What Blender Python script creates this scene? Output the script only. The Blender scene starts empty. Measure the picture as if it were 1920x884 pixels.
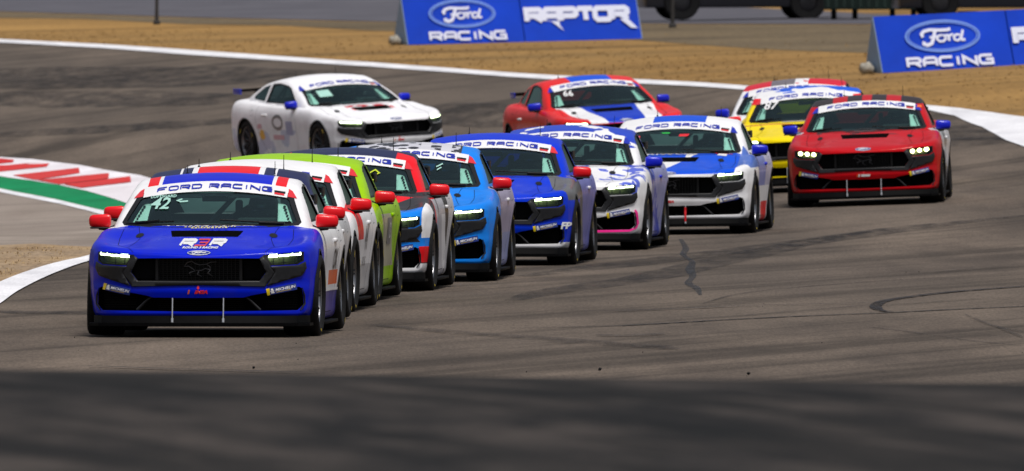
import bpy, bmesh, math, random
import numpy as np
from mathutils import Vector, Matrix
from mathutils.bvhtree import BVHTree
R = math.radians
SC = bpy.context.scene
COL = SC.collection
# ------------------------------------------------------------------ camera, sky, sun, exposure
CAM_H = 3.05
cam_d = bpy.data.cameras.new('camera'); cam = bpy.data.objects.new('camera', cam_d); COL.objects.link(cam)
cam_d.sensor_width = 36; cam_d.lens = 812.2; cam_d.clip_start = 1; cam_d.clip_end = 30000
cam.location = (0, 0, CAM_H); cam.rotation_euler = (R(90 - 0.669), 0, 0)
cam_d.dof.use_dof = True; cam_d.dof.focus_distance = 200; cam_d.dof.aperture_fstop = 16
SC.camera = cam
SUN_EL, SUN_AZ = 70, 150       # azimuth the light comes from, clockwise from +Y (north)
w = bpy.data.worlds.new("World"); SC.world = w; w.use_nodes = True
nt = w.node_tree; bg = nt.nodes['Background']
sky = nt.nodes.new('ShaderNodeTexSky'); sky.sky_type = 'NISHITA'; sky.sun_disc = False
sky.sun_elevation = R(SUN_EL); sky.sun_rotation = R(SUN_AZ); sky.air_density = 1.2; sky.dust_density = 4.0; sky.ozone_density = 1.0
hsv = nt.nodes.new('ShaderNodeHueSaturation'); hsv.inputs['Saturation'].default_value = 0.55
nt.links.new(sky.outputs[0], hsv.inputs['Color']); nt.links.new(hsv.outputs[0], bg.inputs[0])
bg.inputs[1].default_value = 0.066
sd = bpy.data.lights.new('sun', 'SUN'); sd.energy = 2.4; sd.angle = R(18); sd.color = (1, .96, .9)
so = bpy.data.objects.new('sun', sd); COL.objects.link(so)
a = R(SUN_AZ); e = R(SUN_EL)
dvec = Vector((math.sin(a) * math.cos(e), math.cos(a) * math.cos(e), math.sin(e)))
so.rotation_euler = dvec.to_track_quat('Z', 'Y').to_euler(); so.location = (0, 150, 80)
SC.view_settings.view_transform = 'Standard'; SC.view_settings.look = 'None'
SC.view_settings.exposure = 0.30; SC.view_settings.gamma = 1; SC.view_settings.use_curve_mapping = False
SC.cycles.max_bounces = 6; SC.cycles.transparent_max_bounces = 12; SC.cycles.caustics_reflective = False; SC.cycles.caustics_refractive = False
SC.cycles.use_denoising = True
random.seed(7)

# ------------------------------------------------------------------ helpers
def tag(o, label=None, cat=None, group=None, kind=None):
    if label: o['label'] = label
    if cat: o['category'] = cat
    if group: o['group'] = group
    if kind: o['kind'] = kind
    return o
def empty(name, loc=(0, 0, 0), rz=0):
    o = bpy.data.objects.new(name, None); COL.objects.link(o); o.location = loc; o.rotation_euler = (0, 0, rz); o.empty_display_size = .3
    return o
def link(name, me, parent=None, mats=()):
    o = bpy.data.objects.new(name, me); COL.objects.link(o)
    if parent: o.parent = parent
    for m in mats: me.materials.append(m)
    return o
def from_bm(name, bm, parent=None, mats=(), smooth=None):
    me = bpy.data.meshes.new(name); bm.to_mesh(me); bm.free()
    o = link(name, me, parent, mats)
    if smooth is not None: smooth_angle(me, smooth)
    return o
def smooth_angle(me, deg):
    me.polygons.foreach_set('use_smooth', [True] * len(me.polygons))
    me.set_sharp_from_angle(angle=R(deg)); me.update()
def lerp(a, b, t): return a + (b - a) * t
def sstep(a, b, x):
    t = min(1, max(0, (x - a) / (b - a))); return t * t * (3 - 2 * t)
def pchip(xs, ys, x):
    """monotone cubic interpolation; ys (n,...) -> value at each x"""
    xs = np.array(xs, float); ys = np.array(ys, float); x = np.atleast_1d(np.array(x, float))
    h = np.diff(xs); sh = (len(h),) + (1,) * (ys.ndim - 1)
    d = np.diff(ys, axis=0) / h.reshape(sh)
    m = np.zeros_like(ys); m[0] = d[0]; m[-1] = d[-1]
    for i in range(1, len(xs) - 1):
        w1 = 2 * h[i] + h[i - 1]; w2 = h[i] + 2 * h[i - 1]
        with np.errstate(divide='ignore', invalid='ignore'):
            v = (w1 + w2) / (w1 / d[i - 1] + w2 / d[i])
        m[i] = np.where(d[i - 1] * d[i] > 0, v, 0)
    i = np.clip(np.searchsorted(xs, x) - 1, 0, len(h) - 1)
    t = ((x - xs[i]) / h[i]).clip(0, 1).reshape((-1,) + (1,) * (ys.ndim - 1)); hh = h[i].reshape(t.shape)
    return (ys[i] * (2 * t**3 - 3 * t**2 + 1) + m[i] * hh * (t**3 - 2 * t**2 + t) + ys[i + 1] * (-2 * t**3 + 3 * t**2) + m[i + 1] * hh * (t**3 - t**2))
def box(bm, c, s, rot=None, bev=0, mi=0):
    g = bmesh.ops.create_cube(bm, size=1)
    vs = g['verts']; M = Matrix.Diagonal((*s, 1))
    if rot: M = rot.to_4x4() @ M
    bmesh.ops.transform(bm, matrix=Matrix.Translation(c) @ M, verts=vs)
    fs = set(f for v in vs for f in v.link_faces)
    for f in fs: f.material_index = mi
    if bev:
        es = set(e for v in vs for e in v.link_edges)
        bmesh.ops.bevel(bm, geom=list(es), offset=bev, segments=2, affect='EDGES', profile=.5)
def tube(bm, pts, r, n=8, mi=0, cap=True):
    pts = [Vector(p) for p in pts]; rs = r if isinstance(r, (list, tuple)) else [r] * len(pts)
    rings = []
    for i, p in enumerate(pts):
        d = (pts[min(i + 1, len(pts) - 1)] - pts[max(i - 1, 0)]).normalized()
        up = Vector((0, 0, 1)) if abs(d.z) < .95 else Vector((1, 0, 0))
        a = d.cross(up).normalized(); b = d.cross(a)
        rings.append([bm.verts.new(p + (a * math.cos(2 * math.pi * k / n) + b * math.sin(2 * math.pi * k / n)) * rs[i]) for k in range(n)])
    for r0, r1 in zip(rings, rings[1:]):
        for k in range(n):
            bm.faces.new((r0[k], r0[(k + 1) % n], r1[(k + 1) % n], r1[k])).material_index = mi
    if cap:
        bm.faces.new(rings[0][::-1]).material_index = mi; bm.faces.new(rings[-1]).material_index = mi
def lathe_x(bm, prof, n=48, mi=0, close=False):
    """profile list of (x, r) turned about the x axis"""
    rings = [[bm.verts.new((x, r * math.cos(2 * math.pi * k / n), r * math.sin(2 * math.pi * k / n))) for k in range(n)] for x, r in prof]
    pr = list(zip(rings, rings[1:] + ([rings[0]] if close else [])))
    if not close: pr = pr[:len(rings) - 1]
    for r0, r1 in pr:
        for k in range(n):
            f = bm.faces.new((r0[k], r0[(k + 1) % n], r1[(k + 1) % n], r1[k])); f.material_index = mi
def prism(poly, axis, lo, hi):
    """closed prism of a 2D polygon: axis 'y' -> poly (x,z); 'x' -> poly (y,z); 'z' -> poly (x,y)"""
    def P(p, t): return (p[0], t, p[1]) if axis == 'y' else ((t, p[0], p[1]) if axis == 'x' else (p[0], p[1], t))
    bm = bmesh.new()
    A = [bm.verts.new(P(p, lo)) for p in poly]; B = [bm.verts.new(P(p, hi)) for p in poly]
    bm.faces.new(A); bm.faces.new(B[::-1])
    for i in range(len(poly)):
        j = (i + 1) % len(poly); bm.faces.new((A[i], B[i], B[j], A[j]))
    bmesh.ops.recalc_face_normals(bm, faces=bm.faces)
    return bm
def mirror_poly(p): return [(x, z) for x, z in p] + [(-x, z) for x, z in reversed(p) if abs(x) > 1e-6]

# ------------------------------------------------------------------ materials
def new_mat(name):
    m = bpy.data.materials.new(name); m.use_nodes = True
    return m, m.node_tree, m.node_tree.nodes['Principled BSDF']
def mat(name, col, rough=.5, metal=0, coat=0, spec=.5, noise=0, scale=8, bump=0):
    m, t, b = new_mat(name)
    b.inputs['Base Color'].default_value = (*col, 1); b.inputs['Roughness'].default_value = rough
    b.inputs['Metallic'].default_value = metal; b.inputs['Coat Weight'].default_value = coat; b.inputs['Coat Roughness'].default_value = .06
    b.inputs['Specular IOR Level'].default_value = spec
    if noise or bump:
        tc = t.nodes.new('ShaderNodeTexCoord'); n = t.nodes.new('ShaderNodeTexNoise'); n.inputs['Scale'].default_value = scale; n.inputs['Detail'].default_value = 6
        t.links.new(tc.outputs['Object'], n.inputs['Vector'])
        if noise:
            r = t.nodes.new('ShaderNodeMapRange'); r.inputs[3].default_value = 1 - noise; r.inputs[4].default_value = 1 + noise
            r.inputs[1].default_value = .3; r.inputs[2].default_value = .7
            t.links.new(n.outputs[0], r.inputs[0])
            v = t.nodes.new('ShaderNodeVectorMath'); v.operation = 'SCALE'; v.inputs[0].default_value = col
            t.links.new(r.outputs[0], v.inputs['Scale']); t.links.new(v.outputs[0], b.inputs['Base Color'])
        if bump:
            bp = t.nodes.new('ShaderNodeBump'); bp.inputs['Strength'].default_value = bump; bp.inputs['Distance'].default_value = .02
            t.links.new(n.outputs[0], bp.inputs['Height']); t.links.new(bp.outputs[0], b.inputs['Normal'])
    return m
def emis(name, col, s):
    m, t, b = new_mat(name); b.inputs['Base Color'].default_value = (*col, 1)
    b.inputs['Emission Color'].default_value = (*col, 1); b.inputs['Emission Strength'].default_value = s
    return m
def glass(name, col, ior=1.45, extra=0.0):
    m, t, b = new_mat(name); t.nodes.remove(b)
    tr = t.nodes.new('ShaderNodeBsdfTransparent'); tr.inputs[0].default_value = (*col, 1)
    gl = t.nodes.new('ShaderNodeBsdfGlossy'); gl.inputs['Roughness'].default_value = .04
    gl.inputs[0].default_value = (.62, .86, .84, 1)
    fr = t.nodes.new('ShaderNodeFresnel'); fr.inputs[0].default_value = ior
    ad = t.nodes.new('ShaderNodeMath'); ad.inputs[1].default_value = extra; t.links.new(fr.outputs[0], ad.inputs[0])
    mx = t.nodes.new('ShaderNodeMixShader'); t.links.new(ad.outputs[0], mx.inputs[0]); t.links.new(tr.outputs[0], mx.inputs[1]); t.links.new(gl.outputs[0], mx.inputs[2])
    t.links.new(mx.outputs[0], t.nodes['Material Output'].inputs[0])
    return m
# palette (linear)
BLUE = (.0, .012, .56); ROYAL = (.0, .032, .60); NAVY = (.016, .02, .075); WHITE = (.80, .80, .83); RED = (.78, .006, .014); BLACK = (.012, .012, .014)
GREY = (.07, .072, .08); SKYB = (.004, .21, .80); LIME = (.30, .56, .0); YEL = (.85, .66, .002); LILAC = (.16, .17, .50); PINK = (.95, .01, .30); ORANGE = (.75, .12, .02)
SILVER = (.42, .42, .44); MBLUE = (.0, .075, .66)
M = {}
M['dark'] = mat('black_plastic', (.007, .007, .008), .5, spec=.25)
M['trim'] = mat('satin_grey_trim', (.014, .0145, .017), .45, spec=.22, noise=.12, scale=30)
M['cavity'] = mat('dark_cavity', (.006, .006, .007), .8, spec=.1)
M['carbon'] = mat('splitter_black', (.003, .003, .0035), .55, spec=.04, noise=.25, scale=14)
M['tyre'] = mat('tyre_rubber', (.008, .008, .009), .8, spec=.2, noise=.3, scale=22, bump=.2)
M['rim'] = mat('dark_rim_metal', (.05, .05, .055), .35, metal=.8)
M['rimlip'] = mat('rim_edge_metal', (.30, .30, .32), .3, metal=.9)
M['disc'] = mat('brake_disc_steel', (.22, .21, .2), .4, metal=.9)
M['rod'] = mat('bare_steel', (.62, .62, .64), .3, metal=.7)
M['white'] = mat('white_vinyl', (.80, .80, .82), .35)
M['cage'] = mat('light_cage_paint', (.82, .86, .84), .4)
M['seat'] = mat('black_seat_fabric', (.015, .015, .017), .85)
M['redv'] = mat('red_vinyl', (.72, .01, .018), .35, coat=.3)
M['bluev'] = mat('blue_vinyl', (.006, .02, .40), .35)
M['dkblue'] = mat('dark_blue_vinyl', (.01, .03, .22), .35)
M['bluem'] = mat('blue_mirror_paint', (.003, .012, .55), .35, coat=.2, spec=.3)
M['redm'] = mat('red_mirror_paint', (.80, .004, .012), .35, coat=.2, spec=.3)
M['yelv'] = mat('yellow_vinyl', (.85, .62, .01), .35)
M['gold'] = mat('pale_gold_vinyl', (.62, .56, .26), .35)
M['blackv'] = mat('black_vinyl', (.015, .015, .015), .4)
M['pinkv'] = mat('pink_vinyl', PINK, .35)
M['greyv'] = mat('grey_vinyl', (.16, .16, .17), .4)
M['badge'] = mat('dark_chrome_badge', (.12, .12, .13), .3, metal=.7)
M['shield'] = glass('green_tinted_windshield', (.62, .90, .83), 1.5, .03)
M['sideglass'] = glass('side_window_glass', (.14, .16, .16), 1.4, .0)
M['lens'] = glass('headlight_lens', (.80, .84, .72), 1.3, .0)
M['drl'] = emis('lit_headlight_bar', (.82, 1.0, .62), 5.5)
M['halo'] = mat('lamp_reflector', (.05, .06, .03), .35, metal=.3)
M['tail'] = mat('red_tail_lamp', (.4, .01, .01), .25, coat=.8)
M['suit'] = mat('dark_race_suit', (.03, .03, .05), .8)
M['suitred'] = mat('red_race_suit', (.45, .02, .01), .8)
M['orangev'] = mat('orange_vinyl', (.8, .13, .01), .4)
M['visor'] = mat('dark_visor', (.02, .02, .02), .1)

def livery(name, base, layers, rough=.22, metal=0.0):
    """car paint: base colour and vinyl layers; a layer = (colour, [(nx,ny,nz,d), ...], noise) : every half space n.p + d > 0;
    nx may be given as 'ax' pair -> uses |x| when the tuple has a 5th element"""
    m, t, b = new_mat(name); N = t.nodes; L = t.links
    b.inputs['Roughness'].default_value = rough; b.inputs['Coat Weight'].default_value = .12; b.inputs['Specular IOR Level'].default_value = .05; b.inputs['Coat Roughness'].default_value = .05
    b.inputs['Metallic'].default_value = metal
    tc = N.new('ShaderNodeTexCoord')
    ab = N.new('ShaderNodeVectorMath'); ab.operation = 'ABSOLUTE'; L.new(tc.outputs['Object'], ab.inputs[0])
    sx = N.new('ShaderNodeSeparateXYZ'); L.new(tc.outputs['Object'], sx.inputs[0])
    sa = N.new('ShaderNodeSeparateXYZ'); L.new(ab.outputs[0], sa.inputs[0])
    cx = N.new('ShaderNodeCombineXYZ'); L.new(sa.outputs[0], cx.inputs[0]); L.new(sx.outputs[1], cx.inputs[1]); L.new(sx.outputs[2], cx.inputs[2])
    cur = None
    for lay in layers:
        col, hs = lay[0], lay[1]; nz = lay[2] if len(lay) > 2 else None
        mask = None
        def mul(a_, b_):
            if a_ is None: return b_
            q = N.new('ShaderNodeMath'); q.operation = 'MULTIPLY'; L.new(a_, q.inputs[0]); L.new(b_, q.inputs[1]); return q.outputs[0]
        for h in hs:
            d = N.new('ShaderNodeVectorMath'); d.operation = 'DOT_PRODUCT'; d.inputs[1].default_value = h[:3]
            L.new((cx.outputs[0] if len(h) > 4 else tc.outputs['Object']), d.inputs[0])
            g = N.new('ShaderNodeMath'); g.operation = 'GREATER_THAN'; g.inputs[1].default_value = -h[3]; L.new(d.outputs['Value'], g.inputs[0])
            mask = mul(mask, g.outputs[0])
        if nz:
            no = N.new('ShaderNodeTexVoronoi' if nz[0] < 0 else 'ShaderNodeTexNoise'); no.inputs['Scale'].default_value = abs(nz[0])
            L.new(tc.outputs['Object'], no.inputs['Vector'])
            g = N.new('ShaderNodeMath'); g.operation = 'GREATER_THAN'; g.inputs[1].default_value = nz[1]; L.new(no.outputs[0], g.inputs[0])
            mask = mul(mask, g.outputs[0])
        mx = N.new('ShaderNodeMix'); mx.data_type = 'RGBA'; L.new(mask, mx.inputs[0])
        if cur is None: mx.inputs[6].default_value = (*base, 1)
        else: L.new(cur, mx.inputs[6])
        mx.inputs[7].default_value = (*col, 1); cur = mx.outputs[2]
    # road film and rubber dust low on the body
    dn = N.new('ShaderNodeTexNoise'); dn.inputs['Scale'].default_value = 6; dn.inputs['Detail'].default_value = 8; L.new(tc.outputs['Object'], dn.inputs['Vector'])
    dr = N.new('ShaderNodeMapRange'); dr.inputs[1].default_value = .45; dr.inputs[2].default_value = .8; dr.inputs[3].default_value = 0; dr.inputs[4].default_value = .14; L.new(dn.outputs[0], dr.inputs[0])
    mx = N.new('ShaderNodeMix'); mx.data_type = 'RGBA'; L.new(dr.outputs[0], mx.inputs[0])
    if cur is None: mx.inputs[6].default_value = (*base, 1)
    else: L.new(cur, mx.inputs[6])
    mx.inputs[7].default_value = (.05, .04, .035, 1)
    L.new(mx.outputs[2], b.inputs['Base Color'])
    rr = N.new('ShaderNodeMapRange'); rr.inputs[3].default_value = rough; rr.inputs[4].default_value = rough + .18; L.new(dn.outputs[0], rr.inputs[0]); L.new(rr.outputs[0], b.inputs['Roughness'])
    return m
# ------------------------------------------------------------------ the car body surface
YS = [-.90, -.75, -.40, 0, .5, 1.2, 2.0, 2.72, 3.3, 3.76]
KP = [
 [(0,.18),(.32,.18),(.62,.18),(.83,.185),(.875,.30),(.89,.48),(.885,.60),(.855,.695),(.60,.695),(.30,.683),(0,.672)],
 [(0,.17),(.32,.17),(.62,.17),(.84,.175),(.90,.30),(.915,.48),(.91,.62),(.865,.738),(.60,.730),(.30,.722),(0,.718)],
 [(0,.14),(.35,.14),(.65,.14),(.86,.15),(.93,.28),(.945,.48),(.94,.645),(.880,.776),(.66,.742),(.35,.772),(0,.772)],
 [(0,.12),(.38,.12),(.70,.12),(.88,.13),(.94,.28),(.957,.50),(.952,.668),(.875,.806),(.68,.777),(.38,.822),(0,.828)],
 [(0,.12),(.40,.12),(.75,.12),(.89,.13),(.915,.28),(.925,.50),(.935,.68),(.888,.848),(.745,.876),(.42,.898),(0,.90)],
 [(0,.12),(.40,.12),(.75,.12),(.89,.13),(.905,.28),(.915,.50),(.930,.70),(.900,.835),(.825,.893),(.5,.895),(0,.895)],
 [(0,.12),(.40,.12),(.75,.12),(.89,.13),(.905,.28),(.925,.50),(.945,.72),(.910,.862),(.825,.915),(.5,.92),(0,.92)],
 [(0,.12),(.40,.12),(.75,.12),(.90,.14),(.95,.28),(.972,.52),(.970,.74),(.920,.895),(.81,.952),(.45,.96),(0,.96)],
 [(0,.18),(.40,.18),(.72,.18),(.86,.20),(.905,.32),(.92,.55),(.915,.78),(.85,.93),(.72,.975),(.40,.98),(0,.98)],
 [(0,.32),(.34,.32),(.56,.32),(.64,.34),(.69,.42),(.71,.58),(.71,.76),(.68,.88),(.58,.935),(.34,.955),(0,.96)]]
def sweep(x, z):
    x = abs(x); s = .05 * (x / .6)**2 + .33 * max(0, (x - .58) / .32)**2.2
    s += -.018 * math.exp(-((z - .385) / .05)**2) + .03 * sstep(.58, .70, z) - .015 * math.exp(-((z - .20) / .03)**2)
    return s
def crom(pts, n):
    """uniform Catmull-Rom through key points, n samples per span"""
    P = np.array(pts, float); P = np.vstack([P[0] * 2 - P[1], P, P[-1] * 2 - P[-2]])
    P[0] = (-P[2][0], P[2][1]); P[-1] = (-P[-3][0], P[-3][1])
    out = []
    for i in range(1, len(P) - 2):
        for k in range(n):
            t = k / n; p0, p1, p2, p3 = P[i - 1:i + 3]
            out.append(.5 * (2 * p1 + (p2 - p0) * t + (2 * p0 - 5 * p1 + 4 * p2 - p3) * t * t + (3 * p1 - p0 - 3 * p2 + p3) * t**3))
    out.append(P[-2]); return np.array(out)
def smooth_line(pts, n):
    P = [Vector(p) for p in pts]; P = [P[0] * 2 - P[1]] + P + [P[-1] * 2 - P[-2]]; out = []
    for i in range(1, len(P) - 2):
        for k in range(n):
            t = k / n; p0, p1, p2, p3 = P[i - 1:i + 3]
            out.append(.5 * (2 * p1 + (p2 - p0) * t + (2 * p0 - 5 * p1 + 4 * p2 - p3) * t * t + (3 * p1 - p0 - 3 * p2 + p3) * t**3))
    return out + [P[-2]]
def lower_body():
    ust = list(np.linspace(-.9, -.4, 22)) + list(np.linspace(-.4, 1.0, 36))[1:] + list(np.linspace(1.0, 2.2, 20))[1:] + list(np.linspace(2.2, 3.76, 36))[1:]
    keys = pchip(YS, np.array(KP), ust)
    SUB = 5; bm = bmesh.new(); rows = []
    for yi, kp in zip(ust, keys):
        c = crom(kp, SUB); n = len(c) - 1
        full = [(x, z) for x, z in c] + [(-x, z) for x, z in c[1:-1][::-1]]
        f = max(0, 1 - (yi + .9) / .9)**1.5
        row = []
        for x, z in full:
            row.append(bm.verts.new((x, yi + sweep(x, z) * f, z)))
        rows.append(row)
    m = len(rows[0])
    for a_, b_ in zip(rows, rows[1:]):
        for k in range(m): bm.faces.new((a_[k], a_[(k + 1) % m], b_[(k + 1) % m], b_[k]))
    def cap(row, fr):
        NN = n; H = NN // 2; V = 22 if fr else 4
        y0 = -.9 if fr else 3.76
        for side in (0, 1):
            cols = []
            for i in range(H + 1):
                bi = i if side == 0 else (m - i) % m
                ti = NN - i if side == 0 else (NN + i) % m
                B, T = row[bi], row[ti]
                if i == H: cols.append([B]); continue
                if side == 1 and i == 0: cols.append(c0); continue
                col = [B]
                for q in range(1, V):
                    t = q / V; x = lerp(B.co.x, T.co.x, t); z = lerp(B.co.z, T.co.z, t)
                    y = y0 + sweep(x, z) if fr else y0 + .05 * (1 - abs(2 * t - 1)**2)
                    col.append(bm.verts.new((x, y, z)))
                col.append(T); cols.append(col)
                if i == 0: c0 = col
            for A, B in zip(cols, cols[1:]):
                if len(B) == 1:
                    bm.faces.new(A + [B[0]]) if False else None
                    for q in range(V):
                        bm.faces.new((A[q], A[q + 1], B[0]))
                else:
                    for q in range(V): bm.faces.new((A[q], A[q + 1], B[q + 1], B[q]))
    cap(rows[0], True); cap(rows[-1], False)
    bmesh.ops.remove_doubles(bm, verts=bm.verts, dist=1e-5)
    bmesh.ops.recalc_face_normals(bm, faces=bm.faces)
    return bm
ZC = ([.40, .50, .75, 1.05, 1.30, 1.50, 1.80, 2.10, 2.50, 2.90, 3.30, 3.60, 3.70], [.865, .905, 1.015, 1.145, 1.243, 1.290, 1.328, 1.325, 1.282, 1.195, 1.065, .955, .92])
WB = ([.40, .6, .95, 1.5, 2.4, 3.0, 3.6, 3.75], [.735, .785, .815, .835, .82, .76, .64, .62])
def gh_z(x, y, dz=0, dw=0):
    ax = abs(x)
    f = 1 - sstep(1.3, 1.9, y)
    ye = y - .20 * (ax / .7)**2 * f + .10 * (ax / .6)**2 * sstep(2.3, 3, y)
    zc = float(pchip(ZC[0], ZC[1], max(.40, min(3.7, ye)))[0]) - .045 * (ax / .55)**2 * sstep(.9, 1.7, y) + dz
    if ye < .40: zc -= (.40 - ye) * .45
    wb = float(pchip(WB[0], WB[1], y)[0]) + dw
    zs = .90 + (wb - ax) / .455
    k = .035
    h = max(0, k * 2 - abs(zc - zs)) / (k * 2)
    return min(zc, zs) - h * h * k * .5
def greenhouse(dz=0, dw=0, bot=.72, y0=.40, y1=3.70, nx=30, ny=80):
    bm = bmesh.new(); rows = []
    for j in range(ny + 1):
        y = lerp(y0, y1, j / ny); wb = float(pchip(WB[0], WB[1], y)[0]) + dw + .045; row = []
        for i in range(-nx, nx + 1):
            t = i / nx; t = math.copysign(1 - (1 - abs(t))**1.25, t); x = t * wb
            row.append(bm.verts.new((x, y, max(bot + .02, gh_z(x, y, dz, dw)))))
        rows.append([bm.verts.new((-wb, y, bot))] + row + [bm.verts.new((wb, y, bot))])
    n = len(rows[0])
    for a_, b_ in zip(rows, rows[1:]):
        for k in range(n - 1): bm.faces.new((a_[k], a_[k + 1], b_[k + 1], b_[k]))
        bm.faces.new((a_[0], b_[0], b_[-1], a_[-1]))
    bm.faces.new(rows[0]); bm.faces.new(rows[-1])
    bmesh.ops.recalc_face_normals(bm, faces=bm.faces)
    return bm
def boolean(ob, cutters, op='DIFFERENCE'):
    for i, cb in enumerate(cutters):
        me = bpy.data.meshes.new('cutter'); cb.to_mesh(me); cb.free()
        me.materials.append(M['cavity'])
        co = bpy.data.objects.new('cutter', me); COL.objects.link(co)
        md = ob.modifiers.new('b', 'BOOLEAN'); md.object = co; md.operation = op; md.solver = 'EXACT'; md.material_mode = 'TRANSFER'
        dg = bpy.context.evaluated_depsgraph_get(); ev = ob.evaluated_get(dg)
        nm = bpy.data.meshes.new_from_object(ev); ob.modifiers.clear(); old = ob.data; ob.data = nm
        bpy.data.objects.remove(co); bpy.data.meshes.remove(me)
    return ob
# front view outlines (x, z)
GRILLE = mirror_poly([(0, .652), (.50, .648), (.553, .535), (.50, .462), (0, .455)])
HEAD = [(.528, .676), (.845, .700), (.845, .625), (.80, .598), (.585, .588)]
INTAKE = mirror_poly([(0, .325), (.37, .328), (.43, .345), (.812, .415), (.835, .40), (.845, .27), (.80, .222), (0, .212)])
SHIELD = mirror_poly([(0, 1.222), (.25, 1.213), (.45, 1.190), (.615, 1.158), (.645, 1.135), (.742, .925), (.72, .900), (.4, .885), (0, .885)])
DOORWIN = [(1.02, .925), (1.45, 1.165), (1.60, 1.205), (1.95, 1.235), (2.20, 1.225), (2.24, .945)]
QUARTER = [(2.31, .965), (2.29, 1.21), (2.50, 1.17), (2.85, 1.03), (2.80, .99)]

low_bm = lower_body()
low_me = bpy.data.meshes.new('low'); low_bm.to_mesh(low_me)
gh_bm = greenhouse(); gh_me = bpy.data.meshes.new('gh'); gh_bm.to_mesh(gh_me)
def bvh_of(bms):
    V, F, Nn = [], [], []
    for b_ in bms:
        b_.normal_update(); o = len(V); b_.verts.index_update()
        for v in b_.verts: V.append(v.co.copy()); Nn.append(v.normal.copy())
        for f in b_.faces:
            vs = [v.index + o for v in f.verts]
            for k in range(1, len(vs) - 1): F.append((vs[0], vs[k], vs[k + 1]))
    return BVHTree.FromPolygons(V, F), V, F, Nn
SURF, SV, SF, SN = bvh_of([low_bm, gh_bm])
low_bm.free(); gh_bm.free()
def surf_normal(hit, idx):
    a_, b_, c_ = (SV[i] for i in SF[idx]); na, nb, nc = (SN[i] for i in SF[idx])
    v0, v1, v2 = b_ - a_, c_ - a_, hit - a_
    d00, d01, d11, d20, d21 = v0.dot(v0), v0.dot(v1), v1.dot(v1), v2.dot(v0), v2.dot(v1)
    den = d00 * d11 - d01 * d01 or 1e-12
    v = (d11 * d20 - d01 * d21) / den; w_ = (d00 * d21 - d01 * d20) / den
    return (na * (1 - v - w_) + nb * v + nc * w_).normalized()
def proj(mode, off=0.003):
    """maps a 2D point of a view (front: x,z  top: x,y  left/right: y,z) onto the body skin, off metres proud of it"""
    def f(u, v, h=0):
        if mode == 'front': o, d = Vector((u, -3, v)), Vector((0, 1, 0))
        elif mode == 'top': o, d = Vector((u, v, 3)), Vector((0, 0, -1))
        elif mode == 'left': o, d = Vector((3, u, v)), Vector((-1, 0, 0))
        else: o, d = Vector((-3, u, v)), Vector((1, 0, 0))
        hit, nn, idx, dist = SURF.ray_cast(o, d)
        if hit is None:
            hit, nn, idx, dist = SURF.find_nearest(Vector((u, 1.2, v)) if mode == 'front' else (Vector((u, v, 1)) if mode == 'top' else Vector((.9 if mode == 'left' else -.9, u, v))))
        nrm = surf_normal(hit, idx)
        if nrm.dot(d) > 0: nrm = -nrm
        return hit + nrm * (off + h)
    f.out = dict(front=Vector((0, -1, .05)), top=Vector((0, 0, 1)), left=Vector((1, 0, .1)), right=Vector((-1, 0, .1)))[mode]
    return f
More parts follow.
